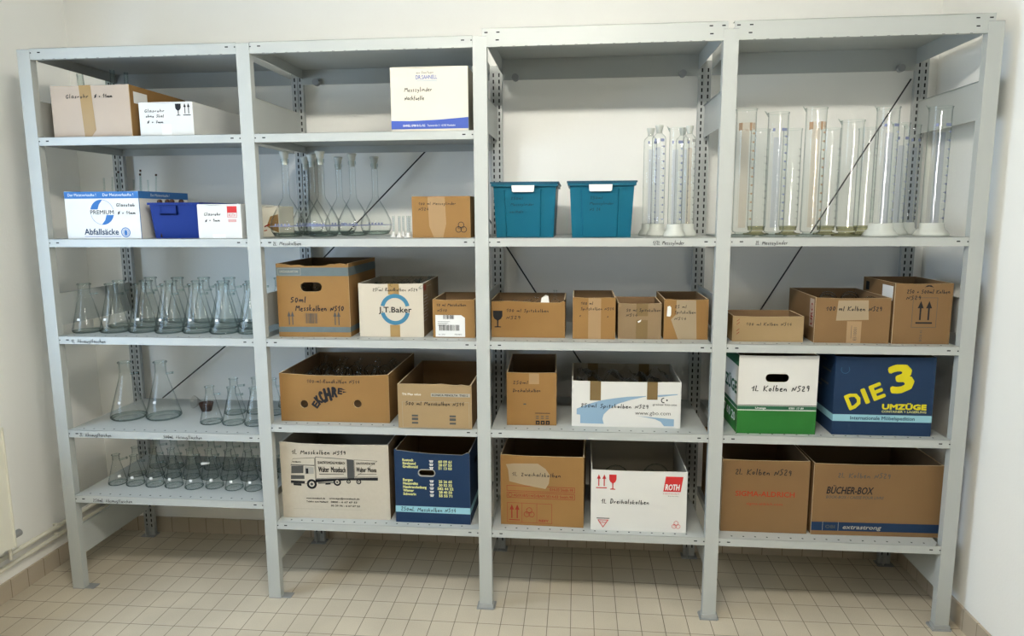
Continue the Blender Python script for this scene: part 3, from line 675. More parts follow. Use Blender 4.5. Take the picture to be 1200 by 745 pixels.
# 50 ml box
w, d, h = .330, .45, .332
dip = [(0, 0), (w, 0), (w, h), (w*.97, h-.004), (w*.88, h+.001), (w*.80, h-.004), (w*.74, h-.002), (w*.68, h-.010), (w*.60, h-.012), (w*.5, h-.011), (w*.4, h-.013), (w*.32, h-.006), (w*.2, h-.008), (w*.12, h-.003), (0, h)]
c = carton('cardboard_box', 'large brown box with handle slot and torn rim, third shelf', 1.064, .052, zD, w, d, h, 'kraft', ang=.022, hole=stad(.158, h-.105, .098, .042), front=dip)
R_ = RIGHT(w, d, h)
part(c, 'printed_band', lambda b: (b.fill(F, [rect(0, h-.056, w, .038)], .0005, 'slate'), b.fill(R_, [rect(0, h-.056, d, .038)], .0005, 'slate'), hframe(b, F, .008, h-.052, .105, .030, .0012, 'lgink'), text(b, F, 'UMZUGSKARTON', .016, h-.041, .010, 'lgink', w=.085, bold=.02)))
part(c, 'printed_symbols', lambda b: ([arrow(b, F, xx, .055, .016, .062, 'gink') for xx in (.050, .066, .262, .279)], barcode(b, F, .125, .062, .055, .046, 'gink', 16, 3, .0009)))
part(c, 'bottom_printed_band', lambda b: (b.fill(F, [rect(0, .022, w, .024)], .0005, 'slate'), b.fill(R_, [rect(0, .022, d, .024)], .0005, 'slate')))
write(c, [('50ml', .060, h-.175, .075)], h=.026, t=.12); write(c, [('Messkolben, NS10'.replace(',', ''), .082, h-.213, .225)], h=.026, t=.11)
w, d, h = .293, .38, .242
c = carton('cardboard_box', 'cream box with blue ring logo full of glassware, third shelf', 1.432, .075, zD, w, d, h, 'cream', ang=.02, inner='innerw', rim='rimw', side='kraft3')
R_ = RIGHT(w, d, h)
strip(c, 'packing_tape', F, rect(.135, h-.05, .05, .048), 'btape'); strip(c, 'packing_tape', F, rect(.140, 0, .045, .055), 'btape')
part(c, 'logo', lambda b: (b.fill(F, [arc(.165, .128, .049, .067, 12, 168)], .0009, 'ring'), b.fill(F, [arc(.165, .122, .049, .067, 192, 348)], .0009, 'ring'),
   text(b, F, 'J.T.Baker', .090, .112, .024, 'ink', w=.150, bold=.022)))
write(c, [('25 ml Rundkolben NS29', .065, h-.035, .205)], h=.014)
part(c, 'side_print', lambda b: (b.fill(R_, [rect(.01, h-.035, .06, .026)], .0006, 'brick'), [b.fill(R_, [rect(.01, h-.06-k*.014, .07+.03*(k % 2), .004)], .0006, 'lgink') for k in range(9)], hframe(b, R_, .09, h-.09, .10, .07, .002, 'lgink')))
w, d, h = .189, .30, .172
c = carton('cardboard_box', 'small brown box with white barcode label at the shelf end', 1.768, .075, zD, w, d, h, 'kraft')
write(c, [('10 ml Messkolben', .018, h-.030, .135), ('NS10', .022, h-.055, .045)], h=.013)
lab = strip(c, 'shipping_label', F, [(.012, .004), (.145, .004), (.145, .090), (.128, .102), (.012, .102)], 'paper', .0008)
part(lab, 'barcode', lambda b: (barcode(b, F, .048, .084, .048, .018, 'ink', 14, 5), barcode(b, F, .028, .032, .092, .026, 'ink', 26, 8), [b.fill(F, [rect(.022, .072-k*.006, .055-k*.007, .0015)], .0013, 'gink') for k in range(4)], text(b, F, 'M0049873', .098, .012, .006, 'ink', w=.032, e=.0013), text(b, F, 'Nr. 1007', .025, .012, .005, 'ink', w=.03, e=.0013)))

# banana box
w, d, h = .512, .50, .226
front = [(0, 0), (w, 0), (w, h), (w*.85, h-.005), (w*.6, h-.009), (w*.35, h-.009), (w*.12, h-.004), (0, h)]
c = thing('banana_box', 'wide brown vegetable crate carton with black lettering and two round holes', 'box', (1.050, .055, zE+.0006))
b = MB(); t = .006
ho = [circ(.113, .082, .0185, 18), circ(.365, .088, .0185, 18)]
b.fill(F, [front]+ho, 0, 'kraft'); b.fill(lambda u, v, e: (u, t, v), [front]+ho, 0, 'inner')
for lp in [front]+ho:
    n = len(lp); b.add([(p_[0], 0, p_[1]) for p_ in lp]+[(p_[0], t, p_[1]) for p_ in lp], [(i, (i+1) % n, (i+1) % n+n, i+n) for i in range(n)], 'rim')
b.box((0, d-t, 0), (w, d, h), 'inner', top='rim'); b.box((0, t, 0), (t, d-t, h), 'inner', top='rim'); b.box((0, t, 0), (w, d-t, t), 'inner')
sh_ = [rect(t, 0, d-2*t, h), circ(.20, .105, .012, 12, .022)]
b.slab(lambda u, v, e: (w-t+e, u, v), sh_, 0, t, 'kraft', 'rim'); b.build('body', c)
def gherkin(b):
    for ch, u, v, hh, ww, ro in (('E', .168, .081, .030, .026, .95), ('K', .181, .103, .040, .024, .70), ('C', .200, .116, .052, .025, .50), ('H', .226, .129, .056, .034, .22), ('R', .259, .141, .043, .028, .02), ('E', .285, .146, .026, .022, -.1)):
        a, c_ = math.cos(ro), math.sin(ro)
        text(b, F, ch, u-ww/2*a+hh/2*c_, v-ww/2*c_-hh/2*a, hh, 'ink', w=ww, bold=.06, rot=ro)
    b.fill(F, [[(.296, .152), (.312, .153), (.296, .158)]], .0009, 'ink'); b.fill(F, [[(.298, .138), (.318, .143), (.298, .146)]], .0009, 'ink')
part(c, 'logo', lambda b: gherkin(b))
write(c, [('100-ml-Rundkolben NS14', .13, h-.043, .25)], h=.016, t=.1)
w, d, h = .331, .50, .200
rimf = [(0, 0), (w, 0), (w, h), (w*.96, h-.004), (w*.9, h-.002), (w*.86, h+.001), (w*.8, h-.003), (w*.7, h-.001), (w*.6, h+.003), (w*.5, h), (w*.35, h+.001), (0, h)]
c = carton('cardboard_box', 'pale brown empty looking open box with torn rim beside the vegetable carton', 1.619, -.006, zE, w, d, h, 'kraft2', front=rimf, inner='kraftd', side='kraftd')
strip(c, 'printed_strip', F, rect(.148, h-.062, .18, .056), 'kraft2', .0009)
part(c, 'printed_text', lambda b: (b.fill(F, [rect(.15, h-.055, .175, .016)], .0011, 'lgink'), text(b, F, 'KONICA MINOLTA  TN512', .156, h-.052, .009, 'ink', w=.16, e=.0014, bold=.02), text(b, F, 'TN Max value', .02, h-.050, .010, 'rimw', w=.085), 
   [b.fill(F, [rect(xx, .020+k*.0165, .028, .0085+(k % 2)*.003)], .0009, 'gink') for xx in (.062, .232) for k in range(3)], hframe(b, F, .02, .004, .30, .118, .0008, 'lgink')))
write(c, [('500 ml Messkolben NS14', .035, h-.095, .265)], h=.016)
# moving box with lorry
w, d, h = .513, .50, .365
front = [(0, 0), (w, 0), (w, h), (w*.8, h-.003), (w*.5, h-.005), (w*.2, h-.002), (0, h+.006)]
c = carton('cardboard_box', 'large off-white moving box printed with a lorry, bottom shelf', 1.036, .050, zF, w, d, h, 'greyw', ang=.022, front=front, inner='innerw', rim='rimw', side='kraft3')
def lorry(b):
    ox, oy = .045, .150
    f = lambda pts, mt, e=.0006: b.fill(F, [[(ox+x_, oy+y_) for x_, y_ in pts]], e, mt)
    fr = lambda pts, mt, tt=.0018, e=.0010: [b.fill(F, [[(ox+pts[i][0]-0*tt, oy+pts[i][1]-tt/2), (ox+pts[(i+1) % len(pts)][0], oy+pts[(i+1) % len(pts)][1]-tt/2), (ox+pts[(i+1) % len(pts)][0], oy+pts[(i+1) % len(pts)][1]+tt/2), (ox+pts[i][0], oy+pts[i][1]+tt/2)]], e, mt) if abs(pts[i][0]-pts[(i+1) % len(pts)][0]) > .001 else b.fill(F, [[(ox+pts[i][0]-tt/2, oy+pts[i][1]), (ox+pts[i][0]+tt/2, oy+pts[i][1]), (ox+pts[i][0]+tt/2, oy+pts[(i+1) % len(pts)][1]), (ox+pts[i][0]-tt/2, oy+pts[(i+1) % len(pts)][1])]], e, mt) for i in range(len(pts))]
    # cab
    f([(0, .02), (.075, .018), (.118, .03), (.118, .142), (.02, .146), (.004, .105)], 'greyw', .0005)
    fr([(.0, .02), (.002, .105), (.015, .140), (.118, .146), (.118, .03), (.07, .018)], 'gink')
    f([(.004, .068), (.062, .070), (.064, .107), (.006, .105)], 'gink'); f([(.068, .066), (.112, .068), (.113, .100), (.07, .104)], 'lgink'); f([(.074, .068), (.086, .069), (.086, .094), (.074, .094)], 'ink', .0009)
    f([(.001, .040), (.066, .042), (.066, .060), (.002, .060)], 'gink'); f([(.0, .022), (.066, .020), (.068, .032), (.0, .034)], 'ink', .0008)
    f([(.012, .010), (.05, .008), (.05, .020), (.012, .022)], 'ink')
    f([(.003, .108), (.116, .107), (.116, .111), (.004, .112)], 'gink')
    text(b, F, 'MOSEBACH', ox+.012, oy+.121, .007, 'ink', w=.04, bold=.03)
    # boxes
    fr([(.122, .045), (.122, .150), (.272, .142), (.272, .054)], 'gink', .0022)
    f([(.272, .046), (.272, .142), (.304, .140), (.304, .050)], 'gink', .0007)
    fr([(.306, .054), (.306, .140), (.415, .136)], 'gink', .0018); f([(.306, .054), (.415, .058), (.415, .060), (.306, .057)], 'gink')
    text(b, F, 'QUALITÄTSUMZÜGE MOSEBACH', ox+.132, oy+.118, .012, 'ink', w=.130, bold=.02, rot=-.01); text(b, F, 'QUALITÄTSUMZÜGE MOSE', ox+.314, oy+.118, .010, 'ink', w=.090, bold=.02)
    text(b, F, 'Walter  Mosebach', ox+.134, oy+.078, .026, 'ink', w=.130, bold=.02); text(b, F, 'Walter  Mosea', ox+.314, oy+.082, .022, 'ink', w=.096, bold=.02)
    f([(.138, .066), (.255, .069), (.255, .071), (.138, .069)], 'ink', .0008); f([(.320, .070), (.41, .072), (.41, .074), (.320, .072)], 'ink', .0008)
    f([(.118, .026), (.27, .040), (.27, .050), (.118, .042)], 'ink', .0008); f([(.27, .040), (.415, .042), (.415, .056), (.27, .050)], 'ink', .0008)
    f([(.13, .020), (.22, .026), (.22, .030), (.13, .026)], 'gink'); f([(.165, .016), (.19, .018), (.19, .026), (.165, .024)], 'ink')
    for (x_, y_, r_) in ((.100, .018, .024), (.222, .030, .018), (.276, .034, .010), (.324, .034, .012)):
        b.fill(F, [circ(ox+x_, oy+y_, r_, 20)], .0011, 'ink'); b.fill(F, [circ(ox+x_, oy+y_, r_*.55, 16)], .0013, 'greyw'); b.fill(F, [circ(ox+x_, oy+y_, r_*.3, 12)], .0015, 'gink')
part(c, 'lorry_print', lorry)
part(c, 'printed_text', lambda b: (text(b, F, 'www.mosebach.de', .115, .095, .0075, 'ink', w=.09, bold=.03), text(b, F, 'umzuege@mosebach.de', .225, .096, .0075, 'ink', w=.145, bold=.03),
    text(b, F, 'Telefon zum Nulltarif:', .115, .078, .0078, 'ink', w=.105, bold=.02), text(b, F, '0800 - 6 67 67 53', .232, .078, .008, 'ink', w=.125, bold=.03), text(b, F, '03 39 96 - 6 67 67 53', .232, .060, .008, 'ink', w=.138, bold=.03), b.fill(F, [rect(.05, .045, .33, .001)], .0006, 'lgink')))
write(c, [('1L Messkolben NS19', .055, h-.052, .26)], h=.021, t=.1)
# blue telephone number box
w, d, h = .350, .45, .345
front = [(0, 0), (w, 0), (w, h-.008), (w*.97, h-.002), (w*.9, h-.014), (w*.5, h-.012), (w*.2, h-.004), (.01, h+.002), (.004, h+.010), (0, h+.004)]
c = carton('cardboard_box', 'navy moving box printed with yellow city names and phone numbers, bottom shelf', 1.580, .046, zF, w, d, h, 'navy', ang=-.01, front=front, inner='kraftd', rim='lgink', hole=stad(.150, h-.103, .072, .026))
def phone(b):
    rowsT = [('Rostock', '60 09 61', .045, .052), ('Stralsund', '28 07 53', .061, .062), ('Greifswald', '51 13 03', .077, .071), ('Bergen', '25 26 65', .140, .046), ('Neustrelitz', '20 52 32', .157, .071), ('Neubrandenburg', '582 44 22', .174, .110), ('Wismar', '28 40 50', .191, .05), ('Schwerin', '55 55 71', .208, .060)]
    for a, n_, dy, ww in rowsT:
        y_ = h-dy
        text(b, F, a, .038, y_-.004, .0115, 'pale', w=ww, bold=.045)
        text(b, F, n_, .205-(.0 if len(n_) < 9 else .006), y_-.008, .0115, 'pale', w=.062+(.012 if len(n_) > 8 else 0), bold=.045)
        b.fill(F, [rect(.166, y_-.008, .013, .006)], .0007, 'rimw'); b.fill(F, [rect(.163, y_-.001, .019, .0035)], .0007, 'rimw'); b.fill(F, [rect(.170, y_-.006, .005, .003)], .0009, 'navy')
part(c, 'printed_text', phone)
part(c, 'slot_border', lambda b: b.fill(F, [stad(.150, h-.103, .082, .036), stad(.150, h-.103, .073, .027)], .0006, 'lgink'))
R_ = RIGHT(w, d, h)
part(c, 'ice_blue_band', lambda b: (b.fill(F, [rect(0, .050, w, .030)], .0006, 'ice'), b.fill(R_, [rect(0, .050, d, .030)], .0006, 'ice')))
write(c, [('250mL Messkolben NS14', .025, .056, .26)], h=.019, t=.1)
part(c, 'side_slot', lambda b: (b.fill(R_, [stad(.17, h-.09, .07, .025)], .0006, 'slot'), b.fill(R_, [circ(.28, .15, .035, 16, .03)], .0006, 'kraft')))

# ================================================================== bay 3
def teal_bin(x, y, label):
    r = thing('storage_bin', label, 'bin', (x, y, zC+.0006), 0, None)
    w0, w1, h = .246, .268, .232
    b = crate(w0, w1, .34, .37, h-.012, 'teal', .004)
    # raised centre panel and corner ribs on the front
    for (xa, xb, ta) in ((.050, .198, .004),):
        vs = [(xa+.008, .0125-ta, .002), (xb, .0125-ta, .002), (xb+.004, -.001-ta, h-.03), (xa, -.001-ta, h-.03), (xa+.002, .017, .002), (xb+.006, .017, .002), (xb+.010, .004, h-.03), (xa-.006, .004, h-.03)]
        b.add(vs, [(0, 1, 2, 3), (0, 3, 7, 4), (1, 5, 6, 2), (3, 2, 6, 7), (0, 4, 5, 1)], 'teal')
    b.build('body', r)
    b = MB(); b.slab(lambda u, v, e: (u, v, h-.016+e), [rect(-.008, -.010, w1+.016, .39), rect(.004, .004, w1-.008, .362)], 0, .012, 'teal')
    b.slab(lambda u, v, e: (u, v, h-.004+e), [[(-.012, -.014), (w1+.012, -.014), (w1+.012, .386), (-.012, .386)]], 0, .007, 'tealr'); b.build('lid', r)
    b = MB(); b.slab(lambda u, v, e: (u, -.0145-e, v), [[(.080, h-.012), (.177, h-.012), (.175, h-.036), (.170, h-.040), (.086, h-.040), (.082, h-.036)]], 0, .005, 'whitep'); b.build('handle', r)
    return r
r = teal_bin(2.048, .05, 'teal lidded plastic bin with worn white clasp, left of the pair')
Fb = lambda u, v, e: (u, .0125-.004-.0135*(v/.202)-e, v)
write(r, [('250ml', .075, .160, .055), ('Messzylinder', .075, .135, .10), ('weithals', .070, .105, .06)], Fb, h=.012, t=.09)
r = teal_bin(2.374, .03, 'teal lidded plastic bin with clean white clasp, right of the pair')
write(r, [('250ml', .085, .160, .055), ('Messzylinder', .085, .137, .10), ('NS 24', .085, .112, .045)], Fb, h=.012, t=.09)

# measuring cylinders
def cylinder(h, r, mt, scale, foot, stopper, label, group, stain=False, spout=True, rot=0):
    t_ = thing('measuring_cylinder', label, 'measuring cylinder', (0, 0, 0), 0, group)
    z0 = .030 if foot != 'glass' else .018
    b = MB()
    if stopper: b.lathe([(0, z0), (r*.9, z0), (r, z0+.008), (r, h*.88), (r*.9, h*.90), (r*.46, h*.925), (r*.42, h*.94), (r*.42, h*.955), (r*.55, h*.958)], 'glass', seg=24)
    else:
        b.lathe([(0, z0), (r*.9, z0), (r, z0+.008), (r, h-.012), (r*1.05, h)], 'glass', seg=26)
        b.lathe([(r*1.05, h-.002), (r*1.08, h), (r*1.03, h+.002)], 'glassk', seg=26)
        if spout: b.add([(-r*1.0, -r*.28, h-.014), (-r*1.0, r*.28, h-.014), (-r*1.04, r*.30, h+.001), (-r*1.42, 0, h+.010), (-r*1.04, -r*.30, h+.001), (-r*1.04, 0, h-.016)], [(5, 1, 2, 3), (0, 5, 3, 4)], 'glassk', True)
    b.build('tube', t_)
    q = MB()
    if foot == 'plastic':
        q.lathe([(0, .001), (r*1.55, 0), (r*1.58, .006), (r*1.42, .018), (r*1.12, .030), (r*1.08, .052), (r*1.02, .054)], 'milk', seg=24)
        q.build('foot', t_)
    elif foot == 'brown':
        q.slab(lambda u, v, e: (u, v, e), [[(r*1.42*math.cos(PI/3*k), r*1.42*math.sin(PI/3*k)) for k in range(6)]], 0, .008, 'bglass'); q.lathe([(r*1.1, .008), (r*.7, .013), (r*.75, .018)], 'bglass', seg=20); q.lathe([(0, .02), (r*.9, .021), (r*.93, .04)], 'bglass', seg=20); q.build('foot', t_)
    else:
        q.slab(lambda u, v, e: (u, v, e), [[(r*1.42*math.cos(PI/3*k), r*1.42*math.sin(PI/3*k)) for k in range(6)]], 0, .007, 'glassk'); q.lathe([(r*1.1, .007), (r*.7, .012), (r*.75, .018)], 'glassk', seg=20); q.build('foot', t_)
    if mt:   # coloured stripe on the back of the glass
        q = MB(); n = 8; a0 = -PI/2-.62; a1 = -PI/2+.12; zt = h*(.80 if not stain else .84); zz0 = z0+.02
        for k in range(n):
            a, c_ = a0+(a1-a0)*k/n, a0+(a1-a0)*(k+1)/n
            q.add([((r+.0008)*math.cos(a), (r+.0008)*math.sin(a), zz0), ((r+.0008)*math.cos(c_), (r+.0008)*math.sin(c_), zz0), ((r+.0008)*math.cos(c_), (r+.0008)*math.sin(c_), zt), ((r+.0008)*math.cos(a), (r+.0008)*math.sin(a), zt)], [(0, 1, 2, 3)], mt, True)
        q.build('coloured_stripe', t_)
    if scale:
        q = MB(); zt = h*.80; n = 10
        def tick(a, c_, za, zb):
            rr = r+.0012
            q.add([(rr*math.cos(a), rr*math.sin(a), za), (rr*math.cos(c_), rr*math.sin(c_), za), (rr*math.cos(c_), rr*math.sin(c_), zb), (rr*math.cos(a), rr*math.sin(a), zb)], [(0, 1, 2, 3)], scale)
        for k in range(n+1):
            z_ = .07+(zt-.07)*k/n
            tick(-PI/2+.52, -PI/2+.80, z_, z_+.0075); tick(-PI/2+.28, -PI/2+.5, z_+.003, z_+.0045)
            for j in range(1, 4): tick(-PI/2+.30, -PI/2+.38, z_+j*(zt-.07)/n/4, z_+j*(zt-.07)/n/4+.0012)
            for j in range(4): tick(-PI/2-.80, -PI/2-.72, z_+j*(zt-.07)/n/4, z_+j*(zt-.07)/n/4+.0012)
        if stopper or scale == 'scaleb': tick(-PI/2-.75, -PI/2-.5, zt+.025, zt+.037); tick(-PI/2+.1, -PI/2+.7, zt+.025, zt+.037)
        q.build('scale_marks', t_)
    if stain:
        q = MB()
        rd = random.Random(3); n = 14
        for k in range(n):
            a = -PI/2-.95+1.9*k/n; c_ = a+1.9/n; lo = h*.835+rd.uniform(-.006, .006)
            q.add([((r+.001)*math.cos(a), (r+.001)*math.sin(a), lo), ((r+.001)*math.cos(c_), (r+.001)*math.sin(c_), lo), ((r+.001)*math.cos(c_), (r+.001)*math.sin(c_), h*.89), ((r+.001)*math.cos(a), (r+.001)*math.sin(a), h*.89)], [(0, 1, 2, 3)], 'scalebr' if k in (0, 1, 2, 8, 9, 11) else 'gbrown', True)
        q.build('amber_grading', t_)
    if stopper:
        q = MB(); q.lathe([(r*.36, h*.93), (r*.40, h*.957), (r*.52, h*.968), (r*.60, h*.992), (r*.60, h), (0, h)], 'milk', seg=16); q.build('stopper', t_)
    return t_
def place(o, x, y, z=zC, rz=0): o.location = (x, y, z+.0006); o.rotation_euler = (0, 0, rz); return o
gs = 'stoppered measuring cylinders right of the teal bins'
s1 = place(cylinder(.478, .0300, 'gblue', 'scaleb', 'plastic', True, 'stoppered blue-scaled measuring cylinder, front left of the four by the bins', gs), 2.759, .215)
dup(s1, (2.733, .320, zC+.0006), .3, 'stoppered measuring cylinder standing closest to the right teal bin, behind', gs)
place(cylinder(.452, .0300, 'gblue', 'scaleb', 'plastic', False, 'open measuring cylinder on white foot between the stoppered cylinders', gs), 2.820, .105)
place(cylinder(.472, .0270, 'gbrown', 'scaleg', 'plastic', True, 'stoppered amber tinted measuring cylinder, nearest the upright, behind the open one', gs), 2.888, .205, rz=.2)
dup(s1, (2.875, .32, zC+.0006), .5, 'stoppered measuring cylinder at the back, behind the open one', gs)
gc = '2 litre measuring cylinders in the right bay'
a1 = place(cylinder(.525, .0410, 'gbrown', 'scalebr', 'glass', False, 'tall cylinder with amber graduations at the left upright, front row', gc, stain=True), 3.105, .120)
b1 = place(cylinder(.508, .0410, 'gblue', 'scaleb', 'glass', False, 'cylinder with blue stripe between the two amber ones, front row', gc), 3.235, .120)
dup(a1, (3.388, .125, zC+.0006), 0, 'tall cylinder with amber graduations third in the front row', gc)
d1 = place(cylinder(.475, .0440, None, None, 'brown', False, 'clear cylinder without graduations, fourth in the front row', gc), 3.545, .150)
e1 = place(cylinder(.522, .0430, 'gblue', 'scaleb', 'plastic', False, 'tall blue graduated cylinder on white foot, left of the back upright', gc), 3.672, .125, rz=.1)
dup(e1, (3.885, .145, zC+.0006), .0, 'tall blue graduated cylinder on white foot, rightmost of all', gc)
f1 = place(cylinder(.475, .0330, 'gblue', 'scaleb', 'plastic', False, 'narrower blue graduated cylinder behind the two white footed ones', gc), 3.790, .27)
dup(f1, (3.875, .36, zC+.0006), .3, 'narrower cylinder at the back behind the rightmost cylinder', gc)
k1 = place(cylinder(.465, .0400, None, 'scaleg', 'brown', False, 'shorter clear cylinder with brownish base, leftmost of the back row', gc, spout=False), 3.215, .330)
for x, y, lb in ((3.355, .330, 'shorter clear cylinder with brownish base, second in the back row'), (3.525, .345, 'shorter clear cylinder with brownish base, third in the back row'), (3.685, .345, 'shorter clear cylinder with brownish base, rightmost of the back row')):
    dup(k1, (x, y, zC+.0006), .1, lb, gc)

w, d, h = .328, .29, .165
front = [(0, 0), (w, 0), (w, h-.003), (w*.98, h-.001), (w*.93, h-.008), (w*.6, h-.007), (w*.3, h-.002), (0, h-.003)]
c = carton('cardboard_box', 'brown box with black goblet symbol, glassware and plastic scrap on top', 2.028, .10, zD, w, d, h+.004, 'kraft', front=front)
part(c, 'printed_symbol', lambda b: goblet(b, F, .008, .045, .042, .075, 'ink'))
write(c, [('100 ml Spitzkolben', .068, h-.050, .19), ('NS29', .068, h-.082, .065)], h=.014)
w, d, h = .186, .29, .184
c = carton('cardboard_box', 'upright square brown box between the goblet box and the dented box', 2.390, .082, zD, w, d, h, 'kraft')
strip(c, 'packing_tape', F, rect(.068, 0, .055, h-.004), 'ctape')
write(c, [('100 ml', .035, h-.032, .055), ('Spitzkolben NS14', .035, h-.056, .145)], h=.013)
write(c, [('<', .030, h-.085, .010), ('>', .150, h-.088, .010)], h=.016)
w, d, h = .187, .25, .158
c = carton('cardboard_box', 'low dull brown box with white scuff mark on dark tape', 2.588, .093, zD, w, d, h, 'kraft3')
strip(c, 'packing_tape', F, rect(.078, .102, .05, .054), 'dtape'); strip(c, 'packing_tape', F, rect(.078, 0, .05, .085), 'dtape')
strip(c, 'paper_scrap', F, [(.084, .078), (.100, .086), (.098, .078), (.088, .072)], 'paper', .0012)
write(c, [('50 ml Spitzkolben', .035, h-.036, .15), ('NS14', .035, h-.058, .05)], h=.013)
w, d, h = .189, .32, .176
c = carton('cardboard_box', 'brown box with wide pale tape at the right end of its shelf', 2.786, .097, zD, w, d, h, 'kraft')
strip(c, 'packing_tape', F, [(.052, h-.004), (.135, h-.004), (.142, 0), (.062, 0), (.030, .088), (.052, .11)], 'gtape')
strip(c, 'white_sticker', F, stad(.020, .125, .018, .040)[::-1] if False else [(.012, .102), (.026, .100), (.030, .108), (.030, .140), (.024, .147), (.014, .144)], 'paper', .0012)
write(c, [('25 ml', .045, h-.038, .052), ('Spitzkolben', .045, h-.062, .092), ('NS14', .045, h-.090, .052)], h=.013)

w, d, h = .223, .42, .240
c = carton('cardboard_box', 'tall narrow brown open box left on the fourth shelf', 2.098, .070, zE, w, d, h+.003, 'kraft', ang=.035)
strip(c, 'packing_tape', F, rect(.10, h-.05, .045, .048), 'ctape')
write(c, [('250ml', .028, h-.050, .070), ('Dreihalskolben', .028, h-.086, .125)], h=.015)
part(c, 'printed_symbols', lambda b: (b.fill(F, [rect(.128, .055, .066, .003)], .0007, 'ink'), [b.fill(F, [rect(.131+k*.022, .040-(j*.009), .013, .004)], .0007, 'gink') for k in range(3) for j in range(2)],
    [(b.fill(F, [rect(.130+k*.0225, .004, .018, .018)], .0007, 'ink'), b.fill(F, [circ(.139+k*.0225, .012, .004, 8)], .0009, 'kraft')) for k in range(3)], b.fill(F, [rect(.075, .095, .012, .006)], .0007, 'gink')))
w, d, h = .478, .38, .208
c = carton('cardboard_box', 'white box with light blue swoosh and two brown tape strips', 2.389, .078, zE, w, d, h, 'white', inner='innerw', rim='rimw')
def swoosh(b):
    k = w/ (1020-75); q = lambda px, py: ((px-75)*k, (672-py)*k*.985)
    arcU = [(118, 510), (230, 462), (340, 428), (450, 408), (560, 393), (720, 382), (720, 388), (590, 420), (480, 458), (400, 510), (355, 560), (345, 600), (358, 646), (150, 644), (150, 566), (118, 562)]
    b.fill(F, [[q(*p_) for p_ in arcU]], .0006, 'sky')
    b.fill(F, [[q(*p_) for p_ in [(820, 372), (990, 360), (990, 368), (820, 392)]]], .0006, 'sky')
    b.fill(F, [[q(*p_) for p_ in [(640, 566), (720, 578), (800, 592), (850, 615), (880, 655), (965, 655), (965, 590), (800, 578)]]], .0006, 'sky')
    text(b, F, 'www.gbo.com', *q(628, 555), .017, 'gink', w=.155, bold=.005); text(b, F, 'greiner bio-one', *q(778, 467), .009, 'gink', w=.105, bold=.01)
    b.fill(F, [arc(*q(872, 420), .008, .012, 80, 290, 12)], .0009, 'ink'); b.fill(F, [circ(*q(900, 418), .004, 8)], .0009, 'ink')
part(c, 'swoosh_print', swoosh)
strip(c, 'packing_tape', F, rect(.080, .120, .048, h-.120), 'dtape', .0010); strip(c, 'packing_tape', F, rect(.330, .128, .046, h-.128), 'dtape', .0010)
IB = lambda u, v, e: (u, d-.005-e, v)
strip(c, 'packing_tape', IB, rect(.075, .10, .05, h-.10), 'dtape', .0010); strip(c, 'packing_tape', IB, rect(.325, .10, .05, h-.10), 'dtape', .0010)
write(c, [('250ml Spitzkolben NS29', .040, .087, .300)], h=.018, t=.11)
# crumpled film in the box
b = MB(); n = 18; rd = random.Random(5); vs = []; fs = []
for i in range(n+1):
    for j in range(8):
        vs.append((.02+i*(w-.04)/n, .03+j*.045, h-.035+rd.uniform(-.02, .022)+.02*math.sin(i*1.3+j)))
for i in range(n):
    for j in range(7): a = i*8+j; fs.append((a, a+1, a+9, a+8))
b.add(vs, fs, 'film', True)
r = thing('plastic_bag', 'crumpled clear plastic bag inside the white box with two tape strips', 'plastic bag', (2.389, .078, zE+.0006)); b.build('film', r)

w, d, h = .378, .50, .333
c = carton('cardboard_box', 'big brown box with red printed panels and pale tape patch, bottom shelf', 2.068, .063, zF, w, d, h, 'kraft', ang=-.03)
strip(c, 'clear_tape_patch', F, [(.025, h-.045), (.06, h-.040), (.17, h-.037), (.205, h-.06), (.225, h-.09), (.22, h-.13), (.205, h-.155), (.11, h-.14), (.04, h-.125), (.035, h-.07)], 'gtape')
def redp(b):
    hframe(b, F, .028, .163, .31, .026, .002, 'brick', .0005); hframe(b, F, .028, .130, .31, .027, .002, 'brick', .0005)
    text(b, F, '4G/X18/S/14/D/USA', .225, .170, .010, 'brick', w=.0001+.04) if False else None
    text(b, F, '014-03 Smith-98', .225, .170, .013, 'brick', w=.105, bold=.01); text(b, F, '4G/X18/S/14/D/BAM 5014-03 Smith-98', .058, .137, .012, 'brick', w=.272, bold=.01)
    b.fill(F, [circ(.044, .1435, .010, 14), circ(.044, .1435, .008, 14)], .0009, 'brick')
    hframe(b, F, .030, .012, .205, .095, .0016, 'brick'); b.fill(F, [rect(.097, .012, .0016, .095)], .0007, 'brick'); b.fill(F, [rect(.165, .012, .0016, .095)], .0007, 'brick')
    arrow(b, F, .051, .032, .020, .066, 'brick'); arrow(b, F, .076, .032, .020, .066, 'brick'); b.fill(F, [rect(.038, .022, .05, .004)], .0009, 'brick')
    resy(b, F, .131, .060, .026, 'brick'); text(b, F, 'RESY', .175, .020, .010, 'brick', w=.045, bold=.04)
part(c, 'red_print', redp)
write(c, [('1L Zweihalskolben', .052, h-.098, .225)], h=.018, t=.1)
w, d, h = .422, .42, .283
c = carton('cardboard_box', 'white open box with red arrows and red logo, bottom shelf', 2.478, .038, zF, w, d, h, 'white', inner='innerw', rim='rimw')
part(c, 'printed_symbols', lambda b: (up_arrows(b, F, .022, h-.085, .048, .065, 'red'), goblet(b, F, .080, h-.090, .032, .070, 'red'),
    b.fill(F, [rect(.026, .055, .058, .004)], .0007, 'gink'), b.fill(F, [[(.030, .050), (.080, .050), (.055, .012)], [(.036, .047), (.074, .047), (.055, .018)]], .0007, 'red'), text(b, F, 'Glas', .040, .034, .010, 'red', w=.03), resy(b, F, .378, .035, .020, 'red')))
